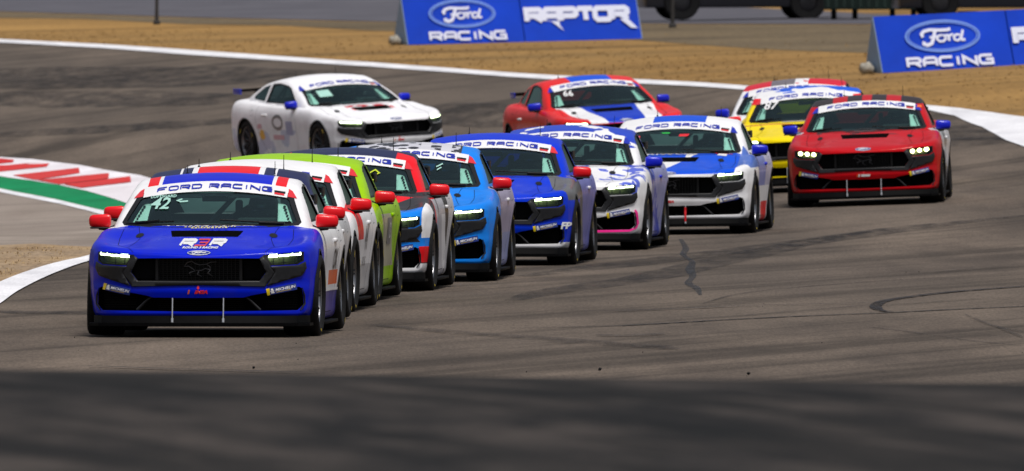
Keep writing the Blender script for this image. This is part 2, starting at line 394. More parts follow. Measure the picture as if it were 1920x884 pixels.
# ---- flat artwork: a list of (verts2d, faces, material slot, height); projected onto a surface
class Art:
    def __init__(s): s.items = []; s.h = 0
    def poly(s, pts, mi=0): s.items.append(([tuple(p) for p in pts], [tuple(range(len(pts)))], mi, s.h)); s.h += .0004; return s
    def strip(s, A, B, mi=0, closed=False):
        n = len(A); V = list(A) + list(B); F = []
        for i in range(n if closed else n - 1):
            j = (i + 1) % n; F.append((i, j, n + j, n + i))
        s.items.append((V, F, mi, s.h)); s.h += .0004; return s
    def stroke(s, pts, wd, mi=0, closed=False):
        P = [Vector(p) for p in pts]; n = len(P); A, B = [], []
        ws = wd if isinstance(wd, (list, tuple)) else [wd] * n
        for i in range(n):
            p = P[i]; a_ = P[(i - 1) % n] if (i > 0 or closed) else None; b_ = P[(i + 1) % n] if (i < n - 1 or closed) else None
            d1 = (p - a_).normalized() if a_ is not None else (b_ - p).normalized(); d2 = (b_ - p).normalized() if b_ is not None else d1
            n1 = Vector((-d1.y, d1.x)); n2 = Vector((-d2.y, d2.x)); mt = n1 + n2
            mt = mt.normalized() if mt.length > 1e-6 else n1
            k = ws[i] / 2 / max(.45, mt.dot(n1)); A.append(tuple(p + mt * k)); B.append(tuple(p - mt * k))
        return s.strip(A, B, mi, closed)
    def text(s, body, x, y, size, sx=1.0, shear=0, mi=0, offset=0, align='CENTER', rot=0, space=1.0):
        c = bpy.data.curves.new('t', 'FONT'); c.body = body; c.size = size; c.align_x = align; c.align_y = 'CENTER'; c.offset = offset; c.shear = shear; c.resolution_u = 2; c.space_character = space
        o = bpy.data.objects.new('t', c); COL.objects.link(o)
        dg = bpy.context.evaluated_depsgraph_get(); me = bpy.data.meshes.new_from_object(o.evaluated_get(dg))
        ca, sa = math.cos(rot), math.sin(rot); V = []
        for v in me.vertices:
            a_, b_ = v.co.x * sx, v.co.y; V.append((x + a_ * ca - b_ * sa, y + a_ * sa + b_ * ca))
        s.items.append((V, [tuple(p.vertices) for p in me.polygons], mi, s.h)); s.h += .0004
        bpy.data.objects.remove(o); bpy.data.curves.remove(c); bpy.data.meshes.remove(me); return s
    def disc(s, x, y, rx, ry, mi=0, n=24): return s.poly([(x + rx * math.cos(2 * math.pi * k / n), y + ry * math.sin(2 * math.pi * k / n)) for k in range(n)], mi)
    def ring(s, x, y, rx, ry, wd, mi=0, n=32):
        q = [(math.cos(2 * math.pi * k / n), math.sin(2 * math.pi * k / n)) for k in range(n)]
        return s.strip([(x + rx * a_, y + ry * b_) for a_, b_ in q], [(x + (rx - wd) * a_, y + (ry - wd) * b_) for a_, b_ in q], mi, True)
    def build(s, name, fn, mats, parent=None, grid=.03, thick=0, pre=None):
        bm = bmesh.new()
        for V, F, mi, h in s.items:
            b = bmesh.new(); vs = [b.verts.new((p[0], p[1], 0)) for p in V]
            for f in F:
                try: b.faces.new([vs[i] for i in f]).material_index = mi
                except ValueError: pass
            xs = [p[0] for p in V]; ys = [p[1] for p in V]
            if grid:
                g = min(grid, .03) if len(F) < 400 else grid
                for ax, lo, hi in ((0, min(xs), max(xs)), (1, min(ys), max(ys))):
                    k = math.ceil(lo / g) * g
                    while k < hi:
                        co = (k, 0, 0) if ax == 0 else (0, k, 0); no = (1, 0, 0) if ax == 0 else (0, 1, 0)
                        bmesh.ops.bisect_plane(b, geom=b.verts[:] + b.edges[:] + b.faces[:], plane_co=co, plane_no=no, dist=1e-6); k += g
            mp = {}
            for v in b.verts:
                u, w_ = (v.co.x, v.co.y) if pre is None else pre(v.co.x, v.co.y)
                mp[v] = bm.verts.new(fn(u, w_, h))
            for f in b.faces:
                nf = bm.faces.new([mp[v] for v in f.verts]); nf.material_index = f.material_index; nf.smooth = True
            b.free()
        out = getattr(fn, 'out', Vector((0, -1, 0)))
        bm.normal_update()
        for f in bm.faces:
            if f.normal.dot(out) < 0: f.normal_flip()
        if thick:
            g = bmesh.ops.solidify(bm, geom=bm.faces[:], thickness=thick)
        return from_bm(name, bm, parent, mats)
# stroked wide lettering, cell 1 x 1 per letter
GL = {
 'F': [[(0,0),(0,.75),(.15,1),(1,1)],[(.0,.5),(.8,.5)]], 'O': [[(.15,0),(0,.2),(0,.8),(.15,1),(.85,1),(1,.8),(1,.2),(.85,0),(.15,0)]],
 'R': [[(0,0),(0,1),(.85,1),(1,.85),(1,.6),(.85,.45),(.12,.45)],[(.55,.42),(1,0)]], 'D': [[(0,0),(0,1),(.8,1),(1,.8),(1,.2),(.8,0),(0,0)]],
 'A': [[(0,0),(0,.7),(.2,1),(.85,1),(1,.85),(1,0)],[(.08,.42),(.92,.42)]], 'C': [[(1,1),(.15,1),(0,.8),(0,.2),(.15,0),(1,0)]],
 'I': [[(.5,0),(.5,1)]], 'N': [[(0,0),(0,1),(1,0),(1,1)]], 'G': [[(1,1),(.15,1),(0,.8),(0,.2),(.15,0),(1,0),(1,.5),(.5,.5)]],
 'P': [[(0,0),(0,1),(.85,1),(1,.85),(1,.55),(.85,.4),(.12,.4)]], 'T': [[(0,1),(1,1)],[(.5,0),(.5,.88)]], 'Q': [[(0,0),(1,0)]]}
def wide_text(art, s, x0, x1, y0, y1, wd, mi=0, gap=.28, slant=0, yw=None):
    n = sum(.35 if c in ' I' else 1 for c in s) + gap * (len(s) - 1); u = (x1 - x0) / n; x = x0
    yw = yw or wd
    for c in s:
        wc = .35 if c in ' I' else 1
        if c != ' ':
            for st in GL[c]:
                pts = []
                for a_, b_ in st:
                    xx = x + (a_ * wc if c != 'I' else .5 * wc) * u; yy = lerp(y0 + yw / 2, y1 - yw / 2, b_)
                    pts.append((xx + slant * (yy - y0), yy))
                if c == 'O' or (c == 'D'): art.stroke(pts[:-1], wd, mi, True)
                else: art.stroke(pts, wd, mi)
        x += (wc + gap) * u
def ford_script(art, cx, cy, w_, h_, mi=0, lw=.05):
    """flowing four letter word inside an oval of w x h"""
    def S(pts, k=1): art.stroke([(cx + a_ * w_, cy + b_ * h_) for a_, b_ in pts], [lw * w_ * k] * len(pts), mi)
    S([(-.36,.02),(-.38,.14),(-.33,.25),(-.22,.30),(-.05,.27),(.10,.27),(.16,.31)], 1.1)
    S([(-.12,.27),(-.15,.10),(-.18,-.08),(-.22,-.24),(-.30,-.30),(-.36,-.24),(-.35,-.15)], 1.2)
    S([(-.24,.0),(-.10,.02)], .8)
    S([(-.02,.08),(-.09,.03),(-.11,-.08),(-.07,-.17),(.0,-.17),(.05,-.08),(.04,.03),(-.01,.08),(.06,.04),(.10,.08)], .8)
    S([(.10,.09),(.11,-.17)], .9); S([(.11,-.02),(.15,.07),(.20,.08)], .8)
    S([(.32,.05),(.25,.07),(.20,-.02),(.21,-.13),(.26,-.17),(.31,-.10),(.34,.0)], .8)
    S([(.38,.24),(.36,.10),(.33,-.06),(.34,-.15),(.40,-.15)], .9)
# ------------------------------------------------------------------ prototype race car (front faces -Y, front axle at y=0)
def make_body(root):
    low = link('lower', low_me); low_me.materials.append(M['white'])
    cut = [prism(GRILLE, 'y', -1.3, -.70), prism(HEAD, 'y', -1.3, -.40), prism([(-x, z) for x, z in HEAD], 'y', -1.3, -.40),
           prism(INTAKE, 'y', -1.3, -.42)]
    for yy in (0, 2.72):
        for sg in (1, -1):
            b = bmesh.new(); xs = [(.62, 0.001), (.62, .367), (1.2, .367), (1.2, .001)]
            lathe_x(b, [(sg * x, r) for x, r in xs], 56); bmesh.ops.translate(b, verts=b.verts, vec=(0, yy, .335))
            ends = [e for e in b.edges if e.is_boundary]; bmesh.ops.holes_fill(b, edges=ends, sides=0); bmesh.ops.recalc_face_normals(b, faces=b.faces); cut.append(b)
    cut.append(prism([(-.70, .98), (.70, .98), (.70, 3.0), (-.70, 3.0)], 'z', .28, 1.3))
    cut.append(prism(mirror_poly([(0, -.09), (.27, -.09), (.30, .20), (0, .20)]), 'z', .775, 1.0))
    boolean(low, cut)
    sh = link('shell', gh_me); gh_me.materials.append(M['white'])
    cut = [greenhouse(-.035, -.04, .60, .46, 3.66, 24, 60), prism(SHIELD, 'y', .0, 1.66), prism(DOORWIN, 'x', .3, 1.1), prism(DOORWIN, 'x', -1.1, -.3),
           prism(QUARTER, 'x', .3, 1.1), prism(QUARTER, 'x', -1.1, -.3), prism(mirror_poly([(0, 2.78), (.47, 2.80), (.40, 3.48), (0, 3.52)]), 'z', .85, 1.5)]
    boolean(sh, cut)
    bm = bmesh.new(); bm.from_mesh(low.data); nb = len(bm.faces); bm.from_mesh(sh.data)
    me = bpy.data.meshes.new('body'); bm.to_mesh(me); bm.free()
    bpy.data.objects.remove(low); bpy.data.objects.remove(sh)
    o = link('body', me, root, (M['white'], M['cavity']))
    me.polygons.foreach_set('use_smooth', [True] * len(me.polygons))
    nrm = []
    for p in me.polygons:
        for li in p.loop_indices:
            v = me.vertices[me.loops[li].vertex_index].co
            if p.material_index == 1: nrm.append(p.normal[:]); continue
            hit, n, idx, d = SURF.find_nearest(v + p.normal * .004)
            q = surf_normal(hit, idx)
            nrm.append(q[:] if d < .02 and q.dot(p.normal) > .3 else p.normal[:])
    me.normals_split_custom_set(nrm)
    return o
F = proj('front')
def fr(off): return proj('front', off)
def side_pair(fn):
    for sg in (1, -1): fn(sg)
def make_car():
    root = empty('race_car')
    make_body(root)
    # glass
    Art().poly([(x * .999, z) for x, z in SHIELD]).build('windshield', fr(-.004), [M['shield']], root, .04)
    for sg, md in ((1, 'left'), (-1, 'right')):
        Art().poly(QUARTER).build('side_window', proj(md, -.006), [M['sideglass']], root, .06)
        # window net and black frame in the open door window
        a_ = Art()
        inner = [(1.08, .945), (1.47, 1.145), (1.61, 1.185), (1.95, 1.212), (2.17, 1.203), (2.20, .965)]
        a_.strip(DOORWIN, inner, 0, True); a_.build('window_frame', proj(md, -.004), [M['dark']], root, .06)
        Art().poly(inner).build('side_window', proj(md, -.012), [M['sideglass']], root, .08)
    Art().poly(mirror_poly([(0, 2.78), (.47, 2.80), (.40, 3.48), (0, 3.52)])).build('rear_window', proj('top', -.006), [M['sideglass']], root, .06)
    # black border printed on the windshield edge
    sh_in = mirror_poly([(0, 1.175), (.25, 1.166), (.45, 1.142), (.590, 1.122), (.615, 1.105), (.702, .935), (.680, .922), (.4, .915), (0, .915)])
    a_ = Art(); a_.strip(SHIELD, sh_in, 0, True); a_.build('windshield_border', fr(.0015), [M['dark']], root, .03)
    # windshield banner
    ban = mirror_poly([(0, 1.257), (.25, 1.257), (.50, 1.257), (.595, 1.257), (.595, 1.176), (.3, 1.176), (0, 1.176)])
    bend = lambda u, v: (u, v - .155 * u * u)
    a_ = Art(); a_.poly(ban, 0); a_.build('windshield_banner', fr(.004), [M['white']], root, .03, pre=bend)
    a_ = Art(); wide_text(a_, 'FORD RACING', -.48, .462, 1.197, 1.234, .0105, 0, .30, 0, .0072); bl = a_.build('banner_lettering', fr(.0065), [M['bluev']], root, .03, pre=bend)
    a_ = Art(); a_.poly([(.485, 1.200), (.575, 1.202), (.575, 1.218), (.485, 1.217)], 0); a_.poly([(.488, 1.186), (.57, 1.186), (.57, 1.200), (.488, 1.200)], 1)
    a_.build('class_sticker', fr(.007), [M['dark'], M['redv']], root, .03, pre=bend)
    for sg in (1, -1):
        a_ = Art(); a_.poly([(sg * .598, 1.248), (sg * .63, 1.235), (sg * .675, 1.185), (sg * .598, 1.184)], 0)
        a_.build('corner_sticker', fr(.005), [M['redv']], root, .02, pre=bend)
    # bumper trim: grey surround of the grille and panels under the lamps
    a_ = Art(); o_ = [(-.565, .672), (-.625, .53), (-.545, .415), (0, .428), (.545, .415), (.625, .53), (.565, .672)]
    i_ = [(-.497, .645), (-.553, .535), (-.50, .462), (0, .457), (.50, .462), (.553, .535), (.497, .645)]
    o_[0] = (-.53, .668); o_[-1] = (.53, .668)
    a_.strip(o_, i_, 0)
    for sg in (1, -1): a_.poly([(sg * x, z) for x, z in [(.585, .582), (.80, .592), (.850, .618), (.858, .565), (.825, .505), (.56, .420), (.62, .53)]], 0)
    o = a_.build('grille_surround', fr(.006), [M['trim']], root, .03, thick=-.007)
    # grille
    bm = bmesh.new(); box(bm, (0, -.715, .555), (1.12, .01, .22), mi=1)
    for k in range(11): box(bm, (0, -.79, .470 + k * .0178), (.68, .025, .0055))
    for k in range(21): box(bm, (-.33 + .033 * k, -.785, .555), (.004, .02, .19))
    for sg in (1, -1):
        box(bm, (sg * .345, -.80, .555), (.022, .05, .19)); box(bm, (sg * .45, -.74, .555), (.17, .01, .15), mi=1)
    box(bm, (0, -.80, .462), (.95, .04, .012))
    gr = from_bm('grille', bm, root, (M['dark'], M['cavity']))
    a_ = Art(); P = lambda pts, k=1, w_=.007: a_.stroke([(.005 + x * .30, .565 + z * .16) for x, z in pts], w_)
    P([(-.42, .10), (-.34, .30), (-.22, .38), (-.12, .25), (.0, .18), (.18, .22), (.30, .32), (.46, .34)]); P([(-.42, .10), (-.30, .12), (-.20, .0), (-.12, -.12)])
    P([(-.12, -.12), (-.28, -.22), (-.24, -.38)]); P([(-.10, -.10), (.05, -.10), (.16, .0), (.30, -.06), (.22, -.24), (.36, -.40)]); P([(-.02, -.12), (-.06, -.30), (.06, -.42)]); P([(.18, .22), (.28, .10), (.30, -.06)])
    a_.build('horse_badge', lambda u, v, h=0: Vector((u, -.812 - h, v)), [M['badge']], gr, None, thick=.006)
    # lower intake: back mesh, fins
    bm = bmesh.new(); box(bm, (0, -.44, .32), (1.62, .01, .24), mi=1)
    for k in range(9): box(bm, (0, -.60, .225 + k * .0165), (.70, .012, .003))
    for sg in (1, -1):
        for k in range(8): box(bm, (sg * .66, -.56, .245 + k * .02), (.26, .012, .003))
    from_bm('lower_intake', bm, root, (M['dark'], M['cavity']))
    for sg in (1, -1):
        bm = bmesh.new()
        tube(bm, [(sg * .365, -.865, .352), (sg * .43, -.86, .30), (sg * .505, -.85, .225)], [.007, .010, .014], 6); from_bm('intake_fin', bm, root, (M['trim'],), 40)
        bm = bmesh.new(); tube(bm, [(sg * .832, -.615, .408), (sg * .852, -.60, .345), (sg * .856, -.60, .275), (sg * .82, -.64, .222)], [.006, .009, .009, .006], 6); from_bm('intake_edge', bm, root, (M['trim'],), 40)
        # headlight
        H = [(sg * x, z) for x, z in HEAD]
        ho = Art().poly([(x * 1.0, z) for x, z in H]).build('headlight', fr(-.06), [M['halo']], root, .04)
        Art().poly(H).build('lens', fr(-.002), [M['lens']], ho, .03)
        a_ = Art(); a_.stroke([(sg * .60, .612), (sg * .78, .622), (sg * .835, .645)], .006); a_.stroke([(sg * .62, .60), (sg * .62, .66)], .012); a_.stroke([(sg * .71, .60), (sg * .71, .67)], .012); a_.stroke([(sg * .80, .61), (sg * .80, .68)], .012)
        a_.build('lamp_divider', fr(-.03), [M['dark']], ho, .04)
        a_ = Art(); a_.strip(H, [(sg * .555, .668), (sg * .832, .690), (sg * .832, .630), (sg * .795, .606), (sg * .60, .597)], 0, True); a_.build('lamp_rim', fr(.001), [M['dark']], ho, .03)
        for k in range(3):
            x0 = .572 + k * .088; zz = .656 + k * .0065
            Art().poly([(sg * x0, zz), (sg * (x0 + .076), zz + .004), (sg * (x0 + .079), zz + .022), (sg * (x0 + .070), zz + .033), (sg * (x0 + .008), zz + .029), (sg * x0, zz + .020)]).build('light_bar', fr(-.010), [M['drl']], ho, .03, thick=-.01)
        # mirror
        bm = bmesh.new()
        box(bm, (sg * .94, .96, .935), (.185, .10, .118), bev=.032)
        for v in bm.verts:
            t = (abs(v.co.x) - .85) / .19; v.co.z += (-.012 * t) if v.co.z > .93 else .006 * t; v.co.y += .035 * t
        mi_ = from_bm('mirror', bm, root, (M['redm'],), 50)
        bm = bmesh.new(); box(bm, (sg * .94, .96, .877), (.16, .08, .014), bev=.005); tube(bm, [(sg * .80, 1.02, .885), (sg * .86, .99, .868), (sg * .95, .97, .872)], [.026, .018, .012], 8); from_bm('mirror_arm', bm, mi_, (M['dark'],), 50)
        bm = bmesh.new(); box(bm, (sg * .94, 1.018, .935), (.15, .004, .09), bev=.001); from_bm('mirror_glass', bm, mi_, (M['rod'],))
        # splitter rods
        bm = bmesh.new(); tube(bm, [(sg * .209, -.965, .145), (sg * .209, -.925, .325)], .0055, 8); tube(bm, [(sg * .209, -.968, .125), (sg * .209, -.962, .16)], .011, 8); from_bm('splitter_rod', bm, root, (M['rod'],), 40)
        # side skirt blade
        b = prism([(.20, .0)], 'z', 0, 1) if False else bmesh.new(); box(b, (sg * .905, 1.36, .10), (.10, 1.75, .025), bev=.006); from_bm('side_skirt', b, root, (M['carbon'],), 40)
        # gusset plates of the cage behind the windshield
        a_ = Art(); a_.poly([(sg * .690, .935), (sg * .612, 1.105), (sg * .590, 1.122), (sg * .535, 1.128), (sg * .555, .935)], 0)
        gp = a_.build('gusset_plate', fr(-.055), [M['cage']], root, .06, thick=.004)
        a_ = Art()
        for k in range(7): t = k / 6; a_.disc(sg * lerp(.655, .590, t), lerp(.948, 1.092, t), .0085 + .004 * t, .0065 + .003 * t, 0, 12)
        a_.build('plate_hole', fr(-.046), [M['cavity']], gp, None)
        # hood pins
        a_ = Art(); a_.disc(sg * .55, .13, .034, .07, 0, 20); hp = a_.build('hood_pin', proj('top', .003), [M['dark']], root, .04)
        # door handle and shut lines
        md = 'left' if sg > 0 else 'right'
        bm = bmesh.new(); box(bm, (sg * .945, 2.02, .765), (.03, .20, .035), bev=.012); from_bm('door_handle', bm, root, (M['white'],), 50)
        a_ = Art(); a_.stroke([(.92, .84), (.86, .60), (.84, .30), (.95, .18), (2.0, .18), (2.22, .40), (2.33, .70), (2.30, .90)], .005); a_.stroke([(2.42, .75), (2.52, .76), (2.53, .84), (2.43, .84), (2.42, .75)], .004)
        a_.build('panel_gap', proj(md, .0015), [M['cavity']], root, .05)
        # wheel arch lips
        for yc in (0, 2.72):
            a_ = Art(); q = [(-math.cos(R(t)), math.sin(R(t))) for t in range(-28, 209, 6)]
            a_.strip([(yc + .385 * c_, .335 + .385 * s_) for c_, s_ in q], [(yc + .366 * c_, .335 + .366 * s_) for c_, s_ in q])
            a_.build('arch_lip', proj(md, .004), [M['dark']], root, .05)
    a_ = Art(); a_.stroke([(-.70, .42), (-.715, .1), (-.70, -.3), (-.60, -.66), (-.54, -.82)], .005); a_.stroke([(.70, .42), (.715, .1), (.70, -.3), (.60, -.66), (.54, -.82)], .005)
    a_.stroke([(-.60, -.50), (-.54, .0), (-.58, .46)], .004); a_.stroke([(.60, -.50), (.54, .0), (.58, .46)], .004)
    a_.build('panel_gap', proj('top', .0015), [M['cavity']], root, .04)
    # splitter: two stacked plates
    bm = prism(mirror_poly([(0, -.985), (.60, -.965), (.82, -.90), (.905, -.74), (.915, -.42), (0, -.42)]), 'z', .095, .118); a1 = from_bm('splitter', bm, root, (M['carbon'],))
    bm = prism(mirror_poly([(0, -.945), (.60, -.915), (.80, -.80), (.875, -.62), (.89, -.42), (0, -.42)]), 'z', .120, .178)
    for v in bm.verts:
        if v.co.z > .15 and v.co.y < -.5: v.co.y += .03
    from_bm('front_lip', bm, root, (M['carbon'],), 30)
    bm = bmesh.new(); box(bm, (0, 1.4, .10), (1.5, 4.0, .03)); from_bm('floor_pan', bm, root, (M['cavity'],))
    # wheels
    for yc in (0, 2.72):
        for sg in (1, -1):
            bm = bmesh.new()
            rp = [(.262, .232), (.268, .240), (.262, .245), (.20, .228), (.10, .222), (.02, .235)]
            lathe_x(bm, rp, 48, 1); lathe_x(bm, [(.20, .001), (.215, .035), (.20, .06), (.19, .065)], 32, 0)
            for k in range(10):
                an = 2 * math.pi * k / 10
                for da in (-.07, .07):
                    p = [(.205, .04 * math.cos(an), .04 * math.sin(an)), (.222, .14 * math.cos(an + da * .5), .14 * math.sin(an + da * .5)), (.250, .233 * math.cos(an + da), .233 * math.sin(an + da))]
                    tube(bm, p, [.016, .011, .009], 6, 0)
            lathe_x(bm, [(.12, .06), (.14, .06), (.14, .185), (.12, .185), (.12, .06)], 40, 2)
            lathe_x(bm, [(.05, .001), (.05, .23)], 32, 3)
            wm = from_bm('wheel', bm, root, (M['rim'], M['rimlip'], M['disc'], M['cavity']), 35)
            bm = bmesh.new()
            tp = [(.02, .24), (.0, .255), (-.008, .30), (.006, .328), (.03, .336), (.08, .338), (.14, .3385), (.21, .338), (.26, .336), (.284, .328), (.297, .30), (.292, .262), (.272, .243), (.262, .24)]
            lathe_x(bm, tp, 64, 0)
            for k in range(3):
                an = 2 * math.pi * k / 3 + .4
                for q in range(7):
                    a0, a1 = an + q * .035, an + q * .035 + .024
                    vs = [bm.verts.new((.2985, r_ * math.cos(t), r_ * math.sin(t))) for r_, t in ((.275, a0), (.275, a1), (.295, a1), (.295, a0))]
                    bm.faces.new(vs).material_index = 1
            from_bm('tyre', bm, wm, (M['tyre'], M['yelv']), 50)
            wm.location = (sg * .665, yc, .338); wm.rotation_euler = (random.uniform(0, 6), R(-2.4 if sg > 0 else 2.4), 0 if sg > 0 else math.pi)
            if sg < 0: wm.rotation_euler = (random.uniform(0, 6), R(-2.4), math.pi)
            wm.rotation_mode = 'ZYX'
    # interior
    bm = bmesh.new(); box(bm, (0, 1.02, .885), (1.34, .36, .06), bev=.02); box(bm, (.36, 1.13, .925), (.34, .14, .07), bev=.02)
    from_bm('dashboard', bm, root, (M['seat'],), 40)
    bm = bmesh.new(); box(bm, (.36, 2.02, .72), (.46, .12, .62), bev=.04); box(bm, (.36, 1.78, .42), (.46, .46, .14), bev=.04)
    for s in (-1, 1): box(bm, (.36 + s * .21, 1.92, 1.0), (.05, .22, .20), bev=.02)
    from_bm('seat', bm, root, (M['seat'],), 40)
    bm = bmesh.new(); n = 24
    ring = [(.36 + .17 * math.cos(2 * math.pi * k / n), 1.33 - .05 * math.sin(2 * math.pi * k / n), .84 + .15 * math.sin(2 * math.pi * k / n)) for k in range(n + 1)]
    tube(bm, ring, .014, 6, cap=False); tube(bm, [(.21, 1.33, .84), (.51, 1.33, .84)], .012, 6); tube(bm, [(.36, 1.33, .84), (.36, 1.12, .88)], .02, 6)
    from_bm('steering_wheel', bm, root, (M['seat'],), 60)
    bm = bmesh.new(); r_ = .021
    for s in (-1, 1):
        tube(bm, [(s * .66, 1.02, .35), (s * .665, 1.02, .86), (s * .56, 1.45, 1.135), (s * .50, 2.05, 1.22), (s * .60, 2.10, .95), (s * .64, 2.12, .35)], r_, 8)
        tube(bm, [(s * .50, 2.05, 1.22), (s * .46, 3.0, .75)], r_, 8)
        tube(bm, [(s * .66, 1.02, .72), (s * .64, 2.10, .60)], r_, 8)
    tube(bm, [(-.50, 2.05, 1.22), (.50, 2.05, 1.22)], r_, 8); tube(bm, [(-.55, 1.47, 1.14), (.55, 1.47, 1.14)], r_, 8)
    tube(bm, [(.50, 2.06, 1.20), (-.62, 2.10, .55)], r_, 8); tube(bm, [(-.63, 2.10, .86), (.63, 2.10, .86)], r_, 8); tube(bm, [(-.3, 2.08, .70), (.18, 2.05, 1.21)], r_, 8)
    from_bm('roll_cage', bm, root, (M['cage'],), 60)
    bm = bmesh.new(); box(bm, (.0, 1.22, 1.115), (.22, .02, .045), bev=.008); from_bm('rear_view_mirror', bm, root, (M['dark'],), 40)
    # wipers
    bm = bmesh.new(); f_ = proj('front', .014); tube(bm, [f_(.66, .915), f_(.40, .918), f_(.08, .935)], .007, 6); tube(bm, [f_(.60, .905), f_(.40, .912)], .012, 6); from_bm('wiper', bm, root, (M['dark'],), 60); bm = bmesh.new()
    tube(bm, [f_(-.62, .912), f_(-.42, .925)], .012, 6); tube(bm, [f_(-.70, .905), f_(-.30, .922)], .007, 6)
    from_bm('wiper', bm, root, (M['dark'],), 60)
    # antennas
    for x, y, h in ((-.30, 2.2, .08), (.42, 2.35, .14)):
        z = gh_z(x, y); bm = bmesh.new(); tube(bm, [(x, y, z - .005), (x, y, z + .02)], [.018, .008], 8); tube(bm, [(x, y, z + .015), (x, y + .01, z + h)], [.005, .0025], 6); from_bm('antenna', bm, root, (M['dark'],), 40)
    # rear wing, lamps, bumper underside
    bm = bmesh.new(); box(bm, (0, 3.62, 1.10), (1.34, .28, .022), rot=Matrix.Rotation(R(-7), 3, 'X'), bev=.006)
    for s in (-1, 1): box(bm, (s * .35, 3.60, 1.02), (.015, .16, .15))
    rw = from_bm('rear_wing', bm, root, (M['carbon'],), 40)
    for s in (-1, 1):
        bm = bmesh.new(); box(bm, (s * .68, 3.62, 1.09), (.014, .30, .085), bev=.004)
        from_bm('end_plate', bm, rw, (M['dark'],), 40)
    for s in (-1, 1):
        bm = bmesh.new()
        for k in range(3): box(bm, (s * (.40 + .1 * k), 3.80, .80), (.045, .06, .16), rot=Matrix.Rotation(R(-8 * s), 3, 'Y'), bev=.008)
        from_bm('tail_light', bm, root, (M['tail'],), 40)
    bm = bmesh.new(); box(bm, (0, 3.66, .32), (1.2, .28, .14), bev=.02); from_bm('diffuser', bm, root, (M['carbon'],), 40)
    # tyre maker stickers and series logo on the nose
    for sg in (1, -1):
        a_ = Art(); rot = R(11.5) * sg; cx, cz = sg * .675, .395; c_, s_ = math.cos(rot), math.sin(rot)
        T = lambda u, v: (cx + u * c_ - v * s_, cz + u * s_ + v * c_)
        a_.poly([T(-.118, -.027), T(.118, -.027), T(.118, .027), T(-.118, .027)], 0); a_.poly([T(-.118, -.027), T(-.095, -.027), T(-.090, .027), T(-.118, .027)], 1)
        a_.disc(*T(-.072, .012), .010, .009, 2, 10); a_.poly([T(-.085, -.018), T(-.055, -.018), T(-.062, .006), T(-.082, .006)], 2); a_.stroke([T(-.088, .0), T(-.056, .004)], .006, 2)
        a_.text('MICHELIN', *T(.028, .002), .030, 1.15, .25, 2, .0006, rot=rot); a_.stroke([T(-.045, -.015), T(.07, -.015)], .003, 1)
        a_.build('sponsor_sticker', fr(.004), [M['dkblue'], M['yelv'], M['white']], root, .03)
    a_ = Art(); a_.text('IMSA', .022, .372, .036, 1.35, .3, 0, .0025); a_.poly([(-.088, .357), (-.075, .357), (-.066, .390), (-.079, .390)], 1); a_.poly([(-.010, .402), (0, .392), (.010, .402), (.008, .416), (0, .425), (-.008, .416)], 0)
    a_.build('series_logo', fr(.004), [M['redv'], M['orangev']], root, .03)
    a_ = Art(); a_.disc(0, .690, .098, .019, 0, 32); a_.ring(0, .690, .094, .0178, .0035, 1); ford_script(a_, 0, .690, .150, .0265, 1, .026)
    a_.build('oval_badge', fr(.004), [M['dkblue'], M['white']], root, .02)
    return root
proto = make_car()
def make_driver():
    me = bpy.data.meshes.new('person'); V, E, Rr = [], [], []
    def add(p, r, par=None):
        V.append(p); Rr.append(r)
        if par is not None: E.append((par, len(V) - 1))
        return len(V) - 1
    x = .36
    pel = add((x, 1.86, .50), .15); w1 = add((x, 1.90, .66), .14, pel); ch = add((x, 1.90, .82), .165, w1); nk = add((x, 1.87, .95), .065, ch); add((x, 1.85, 1.01), .062, nk)
    for s in (-1, 1):
        sh = add((x + s * .17, 1.88, .86), .075, ch); el = add((x + s * .25, 1.66, .74), .048, sh); wr = add((x + s * .16, 1.42, .83), .032, el); pm = add((x + s * .165, 1.36, .85), .034, wr)
        for k in range(4): f1 = add((x + s * (.175 - .0), 1.325, .835 + .018 * k), .010, pm); f2 = add((x + s * .15, 1.315, .835 + .018 * k), .009, f1)
        t1 = add((x + s * .145, 1.36, .885), .011, pm); add((x + s * .135, 1.335, .90), .009, t1)
        hp = add((x + s * .10, 1.78, .48), .09, pel); kn = add((x + s * .13, 1.36, .60), .065, hp); an = add((x + s * .11, 1.06, .36), .042, kn); add((x + s * .11, .98, .36), .035, an)
    me.from_pydata(V, E, []); o = bpy.data.objects.new('person', me); COL.objects.link(o)
    md = o.modifiers.new('s', 'SKIN'); 
    for sv, r in zip(me.skin_vertices[0].data, Rr): sv.radius = (r, r); 
    me.skin_vertices[0].data[0].use_root = True
    o.modifiers.new('d', 'SUBSURF').levels = 1
    nm = bpy.data.meshes.new_from_object(o.evaluated_get(bpy.context.evaluated_depsgraph_get())); o.modifiers.clear(); o.data = nm
    nm.materials.clear(); nm.materials.append(M['suit']); nm.polygons.foreach_set('use_smooth', [True] * len(nm.polygons))
    bm = bmesh.new(); bmesh.ops.create_uvsphere(bm, u_segments=24, v_segments=16, radius=.135)
    for v in bm.verts:
        v.co.x *= .93; v.co.z *= 1.04
        if v.co.z < -.08: v.co.z = -.08 - (-.08 - v.co.z) * .5
    for f in bm.faces:
        c = f.calc_center_median(); f.material_index = 1 if (c.y < -.06 and -.03 < c.z < .045) else (2 if c.z > .085 else 0)
    bmesh.ops.translate(bm, verts=bm.verts, vec=(x, 1.82, 1.05))
    from_bm('helmet', bm, o, (M['white'], M['visor'], M['redv']), 80)
    bm = bmesh.new()
    for s in (-1, 1): tube(bm, [(x + s * .09, 1.80, .95), (x + s * .10, 1.735, .80), (x + s * .05, 1.72, .60)], .022, 6)
    from_bm('harness', bm, o, (M['orangev'],), 60)
    return o
